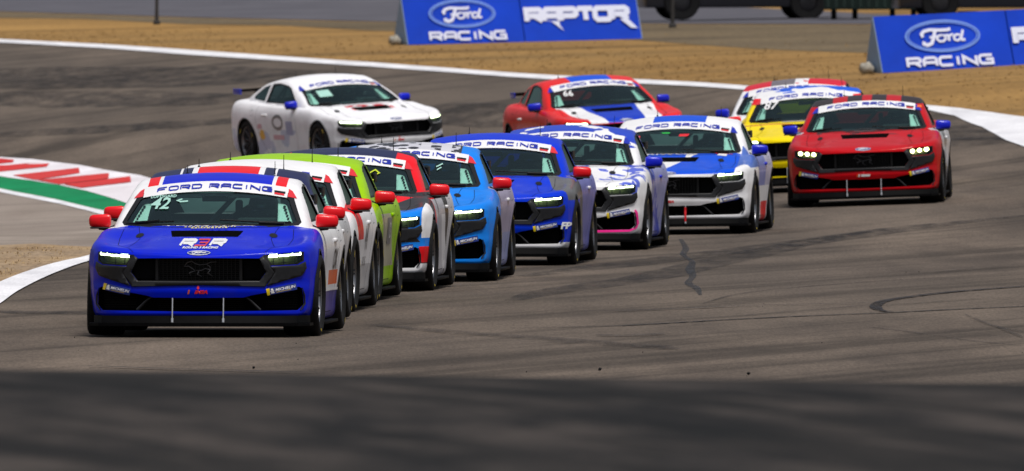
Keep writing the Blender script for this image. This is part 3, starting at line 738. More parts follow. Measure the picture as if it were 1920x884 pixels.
# ------------------------------------------------------------------ terrain height
def ground(X, Y):
    hump = (1.6 - .0156 * X) * (1 - sstep(75, 150, Y)) if Y < 150 else 0
    S = .068 * sstep(240, 325, Y) * (1 - .67 * sstep(350, 470, Y))
    sp = lambda c, k: k * math.log1p(math.exp(max(-60, min(60, (Y - c) / k))))
    Rr = .0088 * (sp(313, 8) - sp(338, 6)) + .05 * (sp(358, 6) - sp(372, 6)) + .0072 * sp(376, 6) if Y > 250 else 0
    xx = max(-22, min(30, X - 1))
    return hump + S * xx + min(Rr, 14)
# ------------------------------------------------------------------ ground and track surfaces
def ground_mat(name, c0, c1, c2, sc, stretch, rough=.9, grain=.25, streak=None, bump=.3, gscale=38):
    m, t, b = new_mat(name); N = t.nodes; L = t.links
    b.inputs['Roughness'].default_value = rough; b.inputs['Specular IOR Level'].default_value = .2
    tc = N.new('ShaderNodeTexCoord'); mp = N.new('ShaderNodeMapping'); mp.inputs['Scale'].default_value = (*stretch, 1); L.new(tc.outputs['Object'], mp.inputs[0])
    def noise(scale, det, vec, rough_=.6):
        n = N.new('ShaderNodeTexNoise'); n.inputs['Scale'].default_value = scale; n.inputs['Detail'].default_value = det; n.inputs['Roughness'].default_value = rough_; L.new(vec, n.inputs['Vector']); return n.outputs[0]
    a_ = noise(sc, 6, mp.outputs[0]); b_ = noise(sc * .23, 3, mp.outputs[0])
    cr = N.new('ShaderNodeValToRGB'); cr.color_ramp.elements[0].position = .36; cr.color_ramp.elements[1].position = .66
    cr.color_ramp.elements[0].color = (*c0, 1); cr.color_ramp.elements[1].color = (*c1, 1); L.new(a_, cr.inputs[0])
    mx = N.new('ShaderNodeMix'); mx.data_type = 'RGBA'; rr = N.new('ShaderNodeMapRange'); rr.inputs[1].default_value = .42; rr.inputs[2].default_value = .62; rr.inputs[4].default_value = .75
    L.new(b_, rr.inputs[0]); L.new(rr.outputs[0], mx.inputs[0]); L.new(cr.outputs[0], mx.inputs[6]); mx.inputs[7].default_value = (*c2, 1)
    cur = mx.outputs[2]
    mg = N.new('ShaderNodeMapping'); mg.inputs['Scale'].default_value = (1, .07, 1); L.new(tc.outputs['Object'], mg.inputs[0])
    g_ = noise(gscale, 3, mg.outputs[0], .8); gr = N.new('ShaderNodeMapRange'); gr.inputs[1].default_value = .3; gr.inputs[2].default_value = .7; gr.inputs[3].default_value = 1 - grain; gr.inputs[4].default_value = 1 + grain; L.new(g_, gr.inputs[0])
    v = N.new('ShaderNodeVectorMath'); v.operation = 'SCALE'; L.new(cur, v.inputs[0]); L.new(gr.outputs[0], v.inputs['Scale']); cur = v.outputs[0]
    if streak:
        ang, ssx, ssy, dark, lo, hi = streak
        m0 = N.new('ShaderNodeMapping'); m0.inputs['Rotation'].default_value = (0, 0, R(ang)); L.new(tc.outputs['Object'], m0.inputs[0])
        m2 = N.new('ShaderNodeMapping'); m2.inputs['Scale'].default_value = (ssx, ssy, 1); L.new(m0.outputs[0], m2.inputs[0])
        s_ = noise(1, 5, m2.outputs[0], .65); sr = N.new('ShaderNodeMapRange'); sr.inputs[1].default_value = lo; sr.inputs[2].default_value = hi; sr.inputs[3].default_value = 1; sr.inputs[4].default_value = dark; L.new(s_, sr.inputs[0])
        v = N.new('ShaderNodeVectorMath'); v.operation = 'SCALE'; L.new(cur, v.inputs[0]); L.new(sr.outputs[0], v.inputs['Scale']); cur = v.outputs[0]
    L.new(cur, b.inputs['Base Color'])
    bp = N.new('ShaderNodeBump'); bp.inputs['Strength'].default_value = bump; bp.inputs['Distance'].default_value = .01; L.new(g_, bp.inputs['Height']); L.new(bp.outputs[0], b.inputs['Normal'])
    return m
def rubber_mat(name, col, lo=.35, hi=.6, sx=6, sy=.5, amax=.85):
    m, t, b = new_mat(name); N = t.nodes; L = t.links
    b.inputs['Base Color'].default_value = (*col, 1); b.inputs['Roughness'].default_value = .7; b.inputs['Specular IOR Level'].default_value = .2
    tc = N.new('ShaderNodeTexCoord'); mp = N.new('ShaderNodeMapping'); mp.inputs['Scale'].default_value = (sx, sy, 1); L.new(tc.outputs['Object'], mp.inputs[0])
    n = N.new('ShaderNodeTexNoise'); n.inputs['Scale'].default_value = 1; n.inputs['Detail'].default_value = 6; n.inputs['Roughness'].default_value = .7; L.new(mp.outputs[0], n.inputs['Vector'])
    r = N.new('ShaderNodeMapRange'); r.inputs[1].default_value = lo; r.inputs[2].default_value = hi; r.inputs[4].default_value = amax; L.new(n.outputs[0], r.inputs[0]); L.new(r.outputs[0], b.inputs['Alpha'])
    return m
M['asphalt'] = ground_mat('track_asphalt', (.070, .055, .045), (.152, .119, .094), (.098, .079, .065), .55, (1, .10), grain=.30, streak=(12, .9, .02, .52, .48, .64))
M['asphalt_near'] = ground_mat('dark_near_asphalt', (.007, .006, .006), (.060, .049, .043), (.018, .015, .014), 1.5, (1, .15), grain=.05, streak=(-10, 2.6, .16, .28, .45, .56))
M['runoff'] = ground_mat('paved_runoff', (.20, .165, .140), (.30, .255, .22), (.24, .20, .175), .6, (1, .12), grain=.12, streak=(-30, 1.0, .04, .72, .50, .66))
M['straw'] = ground_mat('dry_grass_ground', (.205, .112, .032), (.34, .195, .060), (.255, .152, .052), .35, (.3, .35), grain=.16, streak=(8, .05, .14, .62, .48, .62), bump=.8, gscale=9)
M['worn'] = ground_mat('worn_olive_grass', (.095, .070, .042), (.175, .130, .075), (.125, .095, .058), .5, (.3, .35), grain=.2, streak=(8, .08, .2, .7, .48, .62), bump=.8, gscale=9)
M['dirt'] = ground_mat('dry_grass_verge', (.19, .12, .06), (.36, .25, .14), (.31, .25, .19), .9, (1, .16), grain=.35, bump=.8, gscale=14)
M['service'] = ground_mat('service_road_asphalt', (.075, .073, .088), (.105, .102, .12), (.085, .083, .10), .5, (1, .3), grain=.06)
M['kerbwhite'] = ground_mat('white_kerb_paint', (.60, .56, .60), (.80, .78, .84), (.66, .62, .66), 1.2, (1, .15), grain=.10, bump=.1)
M['kerbred'] = ground_mat('red_kerb_paint', (.45, .02, .02), (.62, .03, .03), (.52, .05, .05), 1.2, (1, .2), grain=.12, bump=.1)
M['kerbgreen'] = ground_mat('green_kerb_paint', (.0, .17, .06), (.0, .25, .09), (.005, .20, .075), 1.0, (1, .2), grain=.12, bump=.1)
M['linewhite'] = ground_mat('white_line_paint', (.58, .58, .62), (.80, .80, .84), (.70, .70, .74), 2.0, (1, .12), grain=.12, bump=.1)
M['rubber'] = rubber_mat('tyre_rubber_mark', (.022, .020, .022), .25, .55, 9, .9, .9)
M['rubberwide'] = rubber_mat('soft_rubber_smear', (.030, .027, .028), .34, .70, 3, .25, .62)
M['tar'] = rubber_mat('tar_repair', (.03, .035, .045), .30, .62, 16, 2.0, .75)

ys = [-60, -20] + [y for y in range(0, 640, 2)] + [660, 700, 760, 850, 1000, 1300, 1800, 2600, 4000]
xs = [-3000, -1200, -500, -200, -100, -60, -40, -30] + list(range(-21, 32, 4)) + [31, 40, 60, 100, 200, 500, 1200, 3000]
xs = sorted(set(xs))
bm = bmesh.new(); rows = [[bm.verts.new((x, y, ground(x, y))) for x in xs] for y in ys]
for a_, b_ in zip(rows, rows[1:]):
    for k in range(len(xs) - 1): bm.faces.new((a_[k], a_[k + 1], b_[k + 1], b_[k]))
tag(from_bm('ground', bm, None, (M['straw'],), 80), kind='structure')
def drape(name, poly, m, off, gx=4, gy=2, label=None):
    bm = bmesh.new(); bm.faces.new([bm.verts.new((x, y, 0)) for x, y in poly])
    if len(poly) > 4: bmesh.ops.triangulate(bm, faces=bm.faces[:])
    X = [p[0] for p in poly]; Y = [p[1] for p in poly]
    for ax, lo, hi, g in ((0, min(X), max(X), gx), (1, min(Y), max(Y), gy)):
        k = math.ceil(lo / g) * g
        while k < hi:
            bmesh.ops.bisect_plane(bm, geom=bm.verts[:] + bm.edges[:] + bm.faces[:], plane_co=(k, 0, 0) if ax == 0 else (0, k, 0), plane_no=(1, 0, 0) if ax == 0 else (0, 1, 0), dist=1e-5); k += g
    for v in bm.verts: v.co.z = ground(v.co.x, v.co.y) + off
    bm.normal_update()
    for f in bm.faces:
        if f.normal.z < 0: f.normal_flip()
    return tag(from_bm(name, bm, None, (m,), 80), kind='structure')
def ribbon(name, pts, wds, m, off, n=6, m2=None):
    """painted or rubbered strip following a smooth line on the ground"""
    P = np.array([tuple(q) for q in smooth_line(pts, n)]) if len(pts) > 2 else np.array([[lerp(pts[0][0], pts[1][0], t), lerp(pts[0][1], pts[1][1], t)] for t in np.linspace(0, 1, 12)])
    bm = bmesh.new(); prev = None; K = len(P)
    for i, p in enumerate(P):
        d = Vector(P[min(i + 1, K - 1)]) - Vector(P[max(i - 1, 0)]); d.normalize(); nn = Vector((-d.y, d.x))
        w_ = wds if isinstance(wds, (int, float)) else float(np.interp(i / (K - 1) * (len(wds) - 1), range(len(wds)), wds))
        q = []
        for s in (-.5, 0, .5):
            x, y = p[0] + nn.x * w_ * s, p[1] + nn.y * w_ * s; q.append(bm.verts.new((x, y, ground(x, y) + off)))
        if prev: bm.faces.new((prev[0], prev[1], q[1], q[0])); bm.faces.new((prev[1], prev[2], q[2], q[1]))
        prev = q
    bm.normal_update()
    for f in bm.faces:
        if f.normal.z < 0: f.normal_flip()
    return tag(from_bm(name, bm, None, (m,)), kind='structure')
far_line_top = [(-14.8,525.61),(-12.57,504.03),(-10.87,490.31),(-8.57,475.86),(-6.49,460.96),(-4.54,447.23),(-2.6,433.64),(-1.07,421.11),(0.38,407.86),(2.18,392.87),(3.85,378.98),(5.13,370.24),(6.07,364.98),(6.47,361.73),(6.96,358.9),(7.38,355.18),(7.8,350.0),(8.18,337.51),(8.55,319.38),(8.8,297.71)]
far_line_bot = [(-14.58,517.85),(-12.39,496.9),(-10.72,483.55),(-8.43,468.47),(-6.38,453.21),(-4.48,440.96),(-2.57,427.58),(-1.05,415.1),(0.37,401.9),(2.15,387.52),(3.82,375.74),(5.11,368.58),(6.04,363.19),(6.43,359.57),(6.8,354.75),(6.99,343.91),(7.03,329.03),(7.2,318.13),(7.57,303.55),(7.99,288.6)]
kerb_top = [(-11.2,376.13),(-9.59,370.99),(-8.11,365.89),(-7.56,364.05),(-6.73,359.95),(-6.11,355.32),(-5.67,351.71),(-5.27,345.9),(-4.89,336.56)]
kerb_bot = [(-10.98,368.81),(-9.4,363.73),(-7.91,357.0),(-7.34,353.12),(-6.84,348.36),(-6.29,340.72),(-5.68,330.28),(-5.17,320.86),(-4.9,314.18)]
green_bot = [(-10.87,365.15),(-9.29,359.13),(-7.74,349.05),(-7.08,340.61),(-6.54,333.38),(-6.02,325.79),(-5.61,319.89),(-5.16,310.59),(-4.81,301.69)]
gline_bot = [(-10.83,363.56),(-9.24,357.23),(-7.66,345.59),(-7.0,336.75),(-6.47,329.86),(-5.95,322.37),(-5.55,315.26),(-5.05,301.62),(-4.61,286.09)]
reds = [[(-9.43,364.87),(-9.05,362.88),(-8.25,364.58),(-8.44,365.81)],[(-8.59,361.37),(-8.31,359.89),(-7.52,362.17),(-7.28,362.41)],[(-8.07,362.03),(-8.01,359.04),(-7.25,359.99),(-7.24,361.42)],[(-8.15,365.29),(-8.09,362.74),(-7.84,362.98),(-7.85,364.11)],[(-7.71,356.82),(-7.27,352.92),(-6.65,355.45),(-6.72,358.41)],[(-7.25,352.87),(-6.82,348.29),(-6.12,350.44),(-6.18,354.25)],[(-6.75,348.03),(-6.4,343.24),(-5.7,345.73),(-5.8,350.98)]]
near_line = [(-4.77,202.65),(-4.78,209.06),(-4.78,215.89),(-4.72,224.7),(-4.61,232.21),(-4.49,237.21),(-4.36,240.67),(-4.25,247.07),(-4.26,258.03),(-4.39,272.31)]
near_line_w = [0.36,0.36,0.34,0.33,0.3,0.27,0.24,0.2,0.2,0.2]
dirt = [(-5.85,248.48),(-5.61,253.06),(-5.33,256.71),(-4.91,253.39),(-4.5,248.22),(-4.23,254.39),(-4.25,247.07),(-4.36,240.67),(-4.61,232.21),(-4.72,224.7),(-4.78,215.89),(-4.76,202.03)]
skids = [('l',[(4.77,206.89),(4.57,206.25),(3.89,204.32),(3.19,202.12),(2.56,200.58),(1.96,198.76),(1.37,196.68),(0.9,195.08),(0.45,194.36),(0.0,193.64)],0.022),('l',[(5.09,220.42),(4.85,218.95),(4.4,216.78),(3.98,214.49),(3.64,211.89),(3.4,209.7),(3.29,207.71),(3.24,205.76),(3.25,203.69),(3.35,202.44)],0.022),('l',[(3.33,208.2),(2.69,207.22),(2.06,206.25),(1.57,204.8),(1.13,203.69),(0.78,203.06),(0.47,203.37)],0.016),('l',[(4.36,225.13),(3.76,223.79),(3.07,220.42),(2.66,218.04),(2.25,215.36),(1.97,212.24),(1.72,207.88)],0.012),('l',[(4.5,211.89),(4.02,209.87),(3.54,207.55),(3.16,206.57),(2.85,204.96),(2.35,202.44),(1.86,199.97),(1.29,198.02)],0.01),('l',[(5.19,234.15),(4.56,231.07),(4.13,228.06)],0.012),('w',[(4.03,261.42),(3.24,253.66),(2.55,243.87),(1.9,234.15),(1.31,225.13),(0.76,219.5),(0.3,214.66),(0.0,209.87)],0.06),('w',[(0.32,186.77),(0.65,185.84),(0.97,185.06),(1.27,183.0)],0.05),('w',[(0.73,190.14),(0.94,189.46),(1.24,190.83)],0.03),('l',[(4.1,184.8),(3.7,187.43),(3.33,191.53),(3.0,194.36)],0.012),('l',[(4.24,191.53),(4.04,195.81),(3.95,201.51)],0.01),('l',[(4.18,188.78),(4.08,194.36)],0.008),('w',[(-8.39,378.57),(-6.79,377.17),(-5.38,376.18),(-4.51,375.45)],0.5),('w',[(-9.77,441.06),(-7.49,426.8),(-5.05,412.45)],0.8),('w',[(6.47,333.42),(6.85,329.86),(7.3,326.1)],0.5),('w',[(-4.51,203.58),(-4.12,202.65),(-3.72,201.41)],0.1),('w',[(-1.17,195.45),(-0.35,190.93),(0.43,187.68),(1.19,183.76)],0.04),('l',[(-3.22,175.23),(-2.65,174.08),(-2.16,173.39),(-1.75,172.71),(-1.29,172.26)],0.022),('w',[(-9.38,414.46),(-7.47,404.54),(-4.88,391.6)],0.45),('w',[(6.66,349.79),(6.92,340.58),(7.4,328.83)],0.25),('w',[(-0.87,379.03),(-0.51,371.78),(-0.21,364.79)],0.2),('w',[(0.1,226.24),(1.03,234.27),(2.51,247.26),(4.5,263.53),(6.08,271.68)],0.07)]
tar = [(1.87,256.53),(1.87,248.4),(1.8,242.78),(1.85,237.32),(1.78,231.07),(1.77,226.1),(1.69,221.34),(1.74,217.68),(1.74,213.27)]
signs = [[(-2.09,463.28),(2.56,463.37)],[(6.16,384.06),(8.34,381.02)]]
road = [(-23.37,648.87),(-15.75,643.56),(-5.03,605.24),(0.53,577.08),(3.01,543.57),(5.56,523.39),(7.9,503.44),(11.19,484.68),(14.47,467.79),(13.8,446.25),(10.91,472.71),(7.56,481.56),(2.74,493.84),(0.46,500.28),(-3.07,512.13),(-7.5,532.67),(-12.4,559.35),(-18.7,595.72)]
worn = [(-18.6,592.37),(-12.36,557.87),(-7.48,531.33),(-3.07,510.88),(0.46,499.1),(2.73,492.69),(7.54,480.46),(10.89,471.65),(13.7,442.89),(11.28,364.73),(8.58,387.25),(7.57,409.8),(6.6,420.22),(4.65,437.5),(2.55,460.24),(0.44,475.43),(-2.95,491.79),(-5.16,508.46),(-7.26,515.71),(-9.87,534.38),(-12.01,542.07),(-18.09,576.16)]
spots = [(3.51,533.91),(6.6,515.53),(6.97,512.03),(9.12,506.78),(9.43,501.01),(10.7,493.02),(-8.75,567.57),(3.49,500.43),(-12.73,599.33),(9.79,500.13),(4.63,528.37),(-4.26,577.2)]
wall = [(-18.7,595.72),(-12.4,559.35),(-7.5,532.67),(-3.07,512.13),(0.46,500.28),(2.74,493.84),(7.56,481.56),(10.94,473.78),(13.4,468.06)]
specks = [(-1.95,174.31),(0.66,173.62),(1.76,171.82),(0.28,175.23),(1.52,173.62),(2.65,171.15),(2.64,175.47),(-3.23,223.56),(3.55,180.5)]

near_edge = near_line
track = [(-16, -40), (-16, 60), (-12, 150), (-5.4, 195)] + near_edge[1:8] + [(-4.45, 272), (-4.55, 290), (-4.85, 318)] + kerb_top[::-1] + [(-16, 425), (-20, 470), (-20, 515)] + far_line_top + [(10, 270), (14, 240), (22, 150), (22, -40)]
drape('track', track, M['asphalt'], .006)
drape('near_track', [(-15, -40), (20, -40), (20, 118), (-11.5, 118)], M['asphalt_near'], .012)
drape('runoff', [(-30, 251)] + [(-5.75, 252)] + [(-5.3, 255), (-4.9, 252), (-4.5, 250), (-4.32, 254), (-4.40, 266), (-4.45, 272), (-4.55, 286)] + gline_bot[::-1] + [(-30, 372)], M['runoff'], .008)
drape('verge', [(-30, 252), (-5.75, 253), (-5.3, 256), (-4.9, 253), (-4.5, 251), (-4.3, 250)] + near_edge[::-1][3:] + [(-5.1, 195), (-30, 195)], M['dirt'], .012)
drape('kerb', kerb_top + kerb_bot[::-1], M['kerbwhite'], .022)
for q in reds: drape('kerb_stripe', q, M['kerbred'], .030)
drape('kerb_apron', kerb_bot + green_bot[::-1], M['kerbgreen'], .018)
drape('kerb_line', green_bot + gline_bot[::-1], M['linewhite'], .016)
drape('outer_kerb', far_line_top + far_line_bot[::-1], M['linewhite'], .020)
drape('kerb_stripe', [(8.0, 326), (8.6, 326), (8.6, 322), (8.0, 322)], M['kerbred'], .030)
drape('kerb_stripe', [(7.95, 319), (8.6, 319), (8.6, 315), (7.95, 315)], M['kerbred'], .030)
ribbon('track_line', near_line, near_line_w, M['linewhite'], .020)
for i, (k, pts, w_) in enumerate(skids):
    W = {'l': w_ * 5, 'w': w_ * 9}[k]
    ribbon('tyre_mark', pts, [W * .3, W, W, W, W * .3] if k == 'w' else [W * .5, W, W, W, W, W * .3], M['rubber'] if k == 'l' and w_ > .0135 else M['rubberwide'], .012 + .003 * (i % 3))
ribbon('tar_seam', tar, [.04, .08, .05, .10, .06, .09, .03], M['tar'], .013)
random.seed(11)
# rubber crumbs and stones lying on the asphalt (countless)
bm = bmesh.new()
pts = [(x, y, .013) for x, y in specks[:3] + specks[7:8]] + [(random.uniform(-4.2, 4.2), random.uniform(170, 260), random.choice((.002, .003, .005))) for _ in range(60)]
for x, y, r_ in pts:
    b0 = len(bm.verts); g_ = bmesh.ops.create_icosphere(bm, subdivisions=1, radius=r_, matrix=Matrix.Translation((x, y, ground(x, y) + .012 + r_ * .5)))
    for v in g_['verts']: v.co += Vector((random.uniform(-.3, .3), random.uniform(-.3, .3), random.uniform(-.2, .2))) * r_
tag(from_bm('gravel', bm, None, (M['tyre'],)), 'rubber crumbs and small stones on the asphalt', 'gravel', kind='stuff')
# dry grass tufts along the bank and on the verge (countless)
def tufts(name, places, m, label):
    bm = bmesh.new()
    for x, y, h in places:
        z = ground(x, y)
        for k in range(5):
            an = random.uniform(0, 6.28); r_ = random.uniform(.0, .06) ; hh = h * random.uniform(.5, 1.1); w_ = .004 + .008 * random.random()
            bx, by = x + math.cos(an) * r_, y + math.sin(an) * r_; tx, ty = bx + math.cos(an) * hh * .5, by + math.sin(an) * hh * .5
            px, py = -math.sin(an) * w_, math.cos(an) * w_
            bm.faces.new([bm.verts.new((bx - px, by - py, z)), bm.verts.new((bx + px, by + py, z)), bm.verts.new((tx, ty, z + hh))])
    tag(from_bm(name, bm, None, (m,)), label, 'grass', kind='stuff')
def edge_x(poly, y):
    for (x0, y0), (x1, y1) in zip(poly, poly[1:]):
        if min(y0, y1) <= y <= max(y0, y1) and abs(y0 - y1) > 1e-6: return lerp(x0, x1, (y - y0) / (y1 - y0))
    return None
pl = []
for _ in range(2600):
    y = random.uniform(330, 505); ex = edge_x(far_line_top, y)
    if ex is None: continue
    x = ex + .25 + abs(random.gauss(0, 4)); 
    if x > 14 or (y > 480 and x > -6): continue
    pl.append((x, y, random.uniform(.012, .045)))
tufts('dry_grass', pl, mat('straw_blades', (.27, .165, .06), .9), 'dry straw coloured grass on the bank behind the track')
pl = [(random.uniform(-6.6, -4.55), random.uniform(214, 251), random.uniform(.01, .04)) for _ in range(1100)]
pl = [p for p in pl if p[0] < (edge_x(near_line, p[1]) or -4.4) - .22]
tufts('verge_grass', pl, mat('verge_blades', (.42, .29, .14), .9), 'sparse dry grass on the inside verge beside the white line')

# ------------------------------------------------------------------ advertising boards on the bank
M['boardblue'] = mat('printed_blue_banner', (.0, .045, .54), .6, spec=.2, noise=.16, scale=1.1, bump=.6)
M['boardside'] = mat('pale_blue_board_end', (.22, .32, .48), .7)
M['boardtext'] = mat('white_banner_print', (.72, .76, .95), .6)
M['boardring'] = mat('light_blue_banner_print', (.16, .30, .80), .6)
M['stone'] = mat('sandbag_cloth', (.30, .28, .24), .9, noise=.3, scale=12, bump=.3)
def board(x0, y0, x1z, npan, label, kinds, scale=1.0):
    """A-frame board: front bottom left corner at (x0,y0)"""
    th = R(22); W = 2.53; Hs = 1.04; lean = .33; Dp = .78
    root = empty('advertising_board', (x0, y0, ground(x0, y0) + .01), th)
    root.rotation_euler = (0, -math.atan(x1z), th)
    tag(root, label, 'board', 'blue advertising boards on the bank')
    root.scale = (scale,) * 3
    for i in range(npan):
        u0 = i * W + .01; u1 = (i + 1) * W - .01
        zt = math.sqrt(Hs**2 - lean**2)
        def T(u, v, h=0, i=i): 
            t = v / Hs; return Vector((i * W + u, lean * t - h * .95, zt * t + h * .3))
        bm = bmesh.new(); A = [bm.verts.new(T(*p)) for p in ((.01, 0), (W - .01, 0), (W - .01, Hs), (.01, Hs))]; B = [bm.verts.new(T(*p, -.012)) for p in ((.01, 0), (W - .01, 0), (W - .01, Hs), (.01, Hs))]
        bm.faces.new(A); bm.faces.new(B[::-1])
        for k in range(4): bm.faces.new((A[k], B[k], B[(k + 1) % 4], A[(k + 1) % 4]))
        bmesh.ops.subdivide_edges(bm, edges=bm.edges[:], cuts=6, use_grid_fill=True)
        for v in bm.verts: v.co.y += .008 * math.sin(v.co.x * 3.1) * math.sin(v.co.z * 4)
        pn = from_bm('banner_panel', bm, root, (M['boardblue'],), 40)
        a_ = Art(); a_.h = .012
        if kinds[i] == 'oval':
            a_.ring(1.25, .62, .72, .30, .035, 0, 48); a_.ring(1.25, .62, .665, .257, .018, 0, 48); ford_script(a_, 1.25, .60, 1.05, .47, 1, .050)
            wide_text(a_, 'RACING', .50, 2.12, .055, .245, .052, 1, .26, 0, .04)
            a_.build('banner_print', lambda u, v, h=0, i=i: T(u, v, .012 + h), [M['boardring'], M['boardtext']], pn, None)
        else:
            wide_text(a_, 'RAPTOR', .10, 2.28, .38, .70, .11, 0, .12, .0, .082)
            a_.poly([(.45, .42), (.62, .40), (.86, .20), (.78, .34), (.80, .40)], 0); a_.poly([(2.10, .42), (2.28, .42), (2.46, .22), (2.32, .23)], 0)
            a_.build('banner_print', lambda u, v, h=0, i=i: T(u, v, .012 + h), [M['boardtext']], pn, None)
        bm = bmesh.new(); A = [bm.verts.new((i * W + u, y, z)) for u, y, z in ((.01, Dp, 0), (W - .01, Dp, 0), (W - .01, lean + .03, zt), (.01, lean + .03, zt))]
        B = [bm.verts.new(v.co + Vector((0, .012, 0))) for v in A]; bm.faces.new(A); bm.faces.new(B[::-1])
        for k in range(4): bm.faces.new((A[k], B[k], B[(k + 1) % 4], A[(k + 1) % 4]))
        from_bm('back_panel', bm, root, (M['boardblue'],))
    zt = math.sqrt(Hs**2 - lean**2)
    for u in (0, npan * W):
        b_ = prism([(.0, .0), (lean + .01, zt - .01), (Dp, .0)], 'x', u - .008, u + .008); from_bm('end_panel', b_, root, (M['boardside'],))
    s = bpy.data.objects.new('weight_bag', bpy.data.meshes.new('weight_bag')); 
    bm = bmesh.new(); bmesh.ops.create_icosphere(bm, subdivisions=3, radius=.16)
    for v in bm.verts: v.co = Vector((v.co.x * .8, v.co.y * 1.1, max(-.08, v.co.z * .75) + .015 * math.sin(v.co.x * 40)))
    bm.to_mesh(s.data); bm.free(); COL.objects.link(s); s.data.materials.append(M['stone']); smooth_angle(s.data, 60)
    p = Matrix.Rotation(th, 3, 'Z') @ Vector((-.16, .30, 0)); s.location = (x0 + p.x, y0 + p.y, ground(x0 + p.x, y0 + p.y) + .085)
    return s
s = board(-2.08, 461.4, .0228, 2, 'blue two panel board with oval logo and RAPTOR lettering, left on the bank', ['oval', 'rap']); tag(s, 'grey weight bag at the left end of the RAPTOR board', 'bag', 'weight bags at the boards')
s = board(6.16, 384.1, .045, 2, 'blue board with oval logo and RACING lettering, behind the red car', ['oval', 'rap'], .945); tag(s, 'pale weight bag at the left end of the board above the red car', 'bag', 'weight bags at the boards')

# ------------------------------------------------------------------ service road and parked vehicles beyond
drape('worn_grass', worn, M['worn'], .005)
drape('service_road', road, M['service'], .010)
M['vdark'] = mat('dark_truck_paint', (.012, .013, .018), .35, coat=.3); M['vgreen'] = mat('dark_green_container', (.006, .022, .016), .6, noise=.2, scale=3)
M['vyel'] = mat('dull_yellow_plastic', (.35, .27, .05), .6); M['post'] = mat('dark_post', (.03, .028, .028), .7)
def truck(x, y, rz, label, L=5.6):
    r = empty('parked_truck', (x, y, ground(x, y)), rz); tag(r, label, 'truck', 'dark vehicles parked beyond the service road')
    bm = bmesh.new(); pf = [(-L / 2, .26), (-L / 2, 1.05), (-L / 2 + 1.3, 1.15), (-L / 2 + 2.1, 1.80), (L / 2 - 2.0, 1.85), (L / 2 - 1.8, 1.20), (L / 2, 1.15), (L / 2, .28)]
    b_ = prism(pf, 'y', -.95, .95); bmesh.ops.bevel(b_, geom=b_.edges[:], offset=.06, segments=2, affect='EDGES', profile=.5); bm.free()
    from_bm('body', b_, r, (M['vdark'],), 40)
    gm = bmesh.new(); 
    for s_ in (-1, 1): box(gm, (-.1, s_ * .955, 1.48), (2.2, .01, .42))
    from_bm('window', gm, r, (M['visor'],))
    bm = bmesh.new(); box(bm, (0, 0, .40), (L * .9, 1.5, .18)); from_bm('chassis', bm, r, (M['cavity'],))
    for sx in (-L * .32, L * .30):
        for sy in (-.88, .88):
            bm = bmesh.new(); lathe_x(bm, [(-.12, .20), (-.13, .36), (-.09, .39), (.09, .39), (.13, .36), (.12, .20)], 32)
            wl = from_bm('wheel', bm, r, (M['tyre'],), 40); bm = bmesh.new(); lathe_x(bm, [(-.10, .001), (-.11, .12), (-.08, .20), (.08, .20), (.11, .12), (.10, .001)], 24); rm = from_bm('rim', bm, wl, (M['rim'],), 40)
            wl.location = (sx, sy, .39); wl.rotation_euler = (0, 0, R(90))
    return r
truck(4.95, 497.5, R(6), 'black pickup truck parked beyond the service road, left of the green container', 4.4); truck(10.4, 483, R(4), 'black truck parked behind the right hand board', 4.8)
r = empty('container', (7.75, 493, ground(7.75, 493)), R(-4)); tag(r, 'dark green container standing on short legs beyond the service road', 'container')
bm = bmesh.new(); box(bm, (0, 0, .95), (2.1, 1.8, 1.5), bev=.02)
for k in range(12): box(bm, (-.95 + k * .172, -.91, .95), (.06, .03, 1.4))
from_bm('shell', bm, r, (M['vgreen'],), 30)
for sx in (-.85, -.4, .4, .85):
    bm = bmesh.new(); box(bm, (sx, -.6, .1), (.1, .3, .2)); from_bm('leg', bm, r, (M['cavity'],))
def mk_post(x, y, h, label):
    bm = bmesh.new(); z = ground(x, y); tube(bm, [(x, y, z - .05), (x, y, z + h * .4), (x + .01, y, z + h)], [.05, .04, .035], 10); tube(bm, [(x, y, z + h), (x, y, z + h + .04)], [.05, .05], 10); box(bm, (x, y, z + .04), (.16, .16, .1), bev=.02)
    tag(from_bm('marker_post', bm, None, (M['post'],), 40), label, 'post', 'dark marker posts along the service road')
mk_post(3.36, 483.5, 1.1, 'dark marker post right of the RAPTOR board'); mk_post(-7.95, 517, .95, 'dark marker post on the far left bank')
bm = bmesh.new(); x, y = 9.55, 483.6; z = ground(x, y); box(bm, (x, y, z + .09), (.55, .35, .16), bev=.03); box(bm, (x, y - .02, z + .19), (.45, .30, .05), bev=.02)
tag(from_bm('yellow_bin', bm, None, (M['vyel'],), 40), 'dull yellow plastic box beside the black truck behind the right board', 'box')
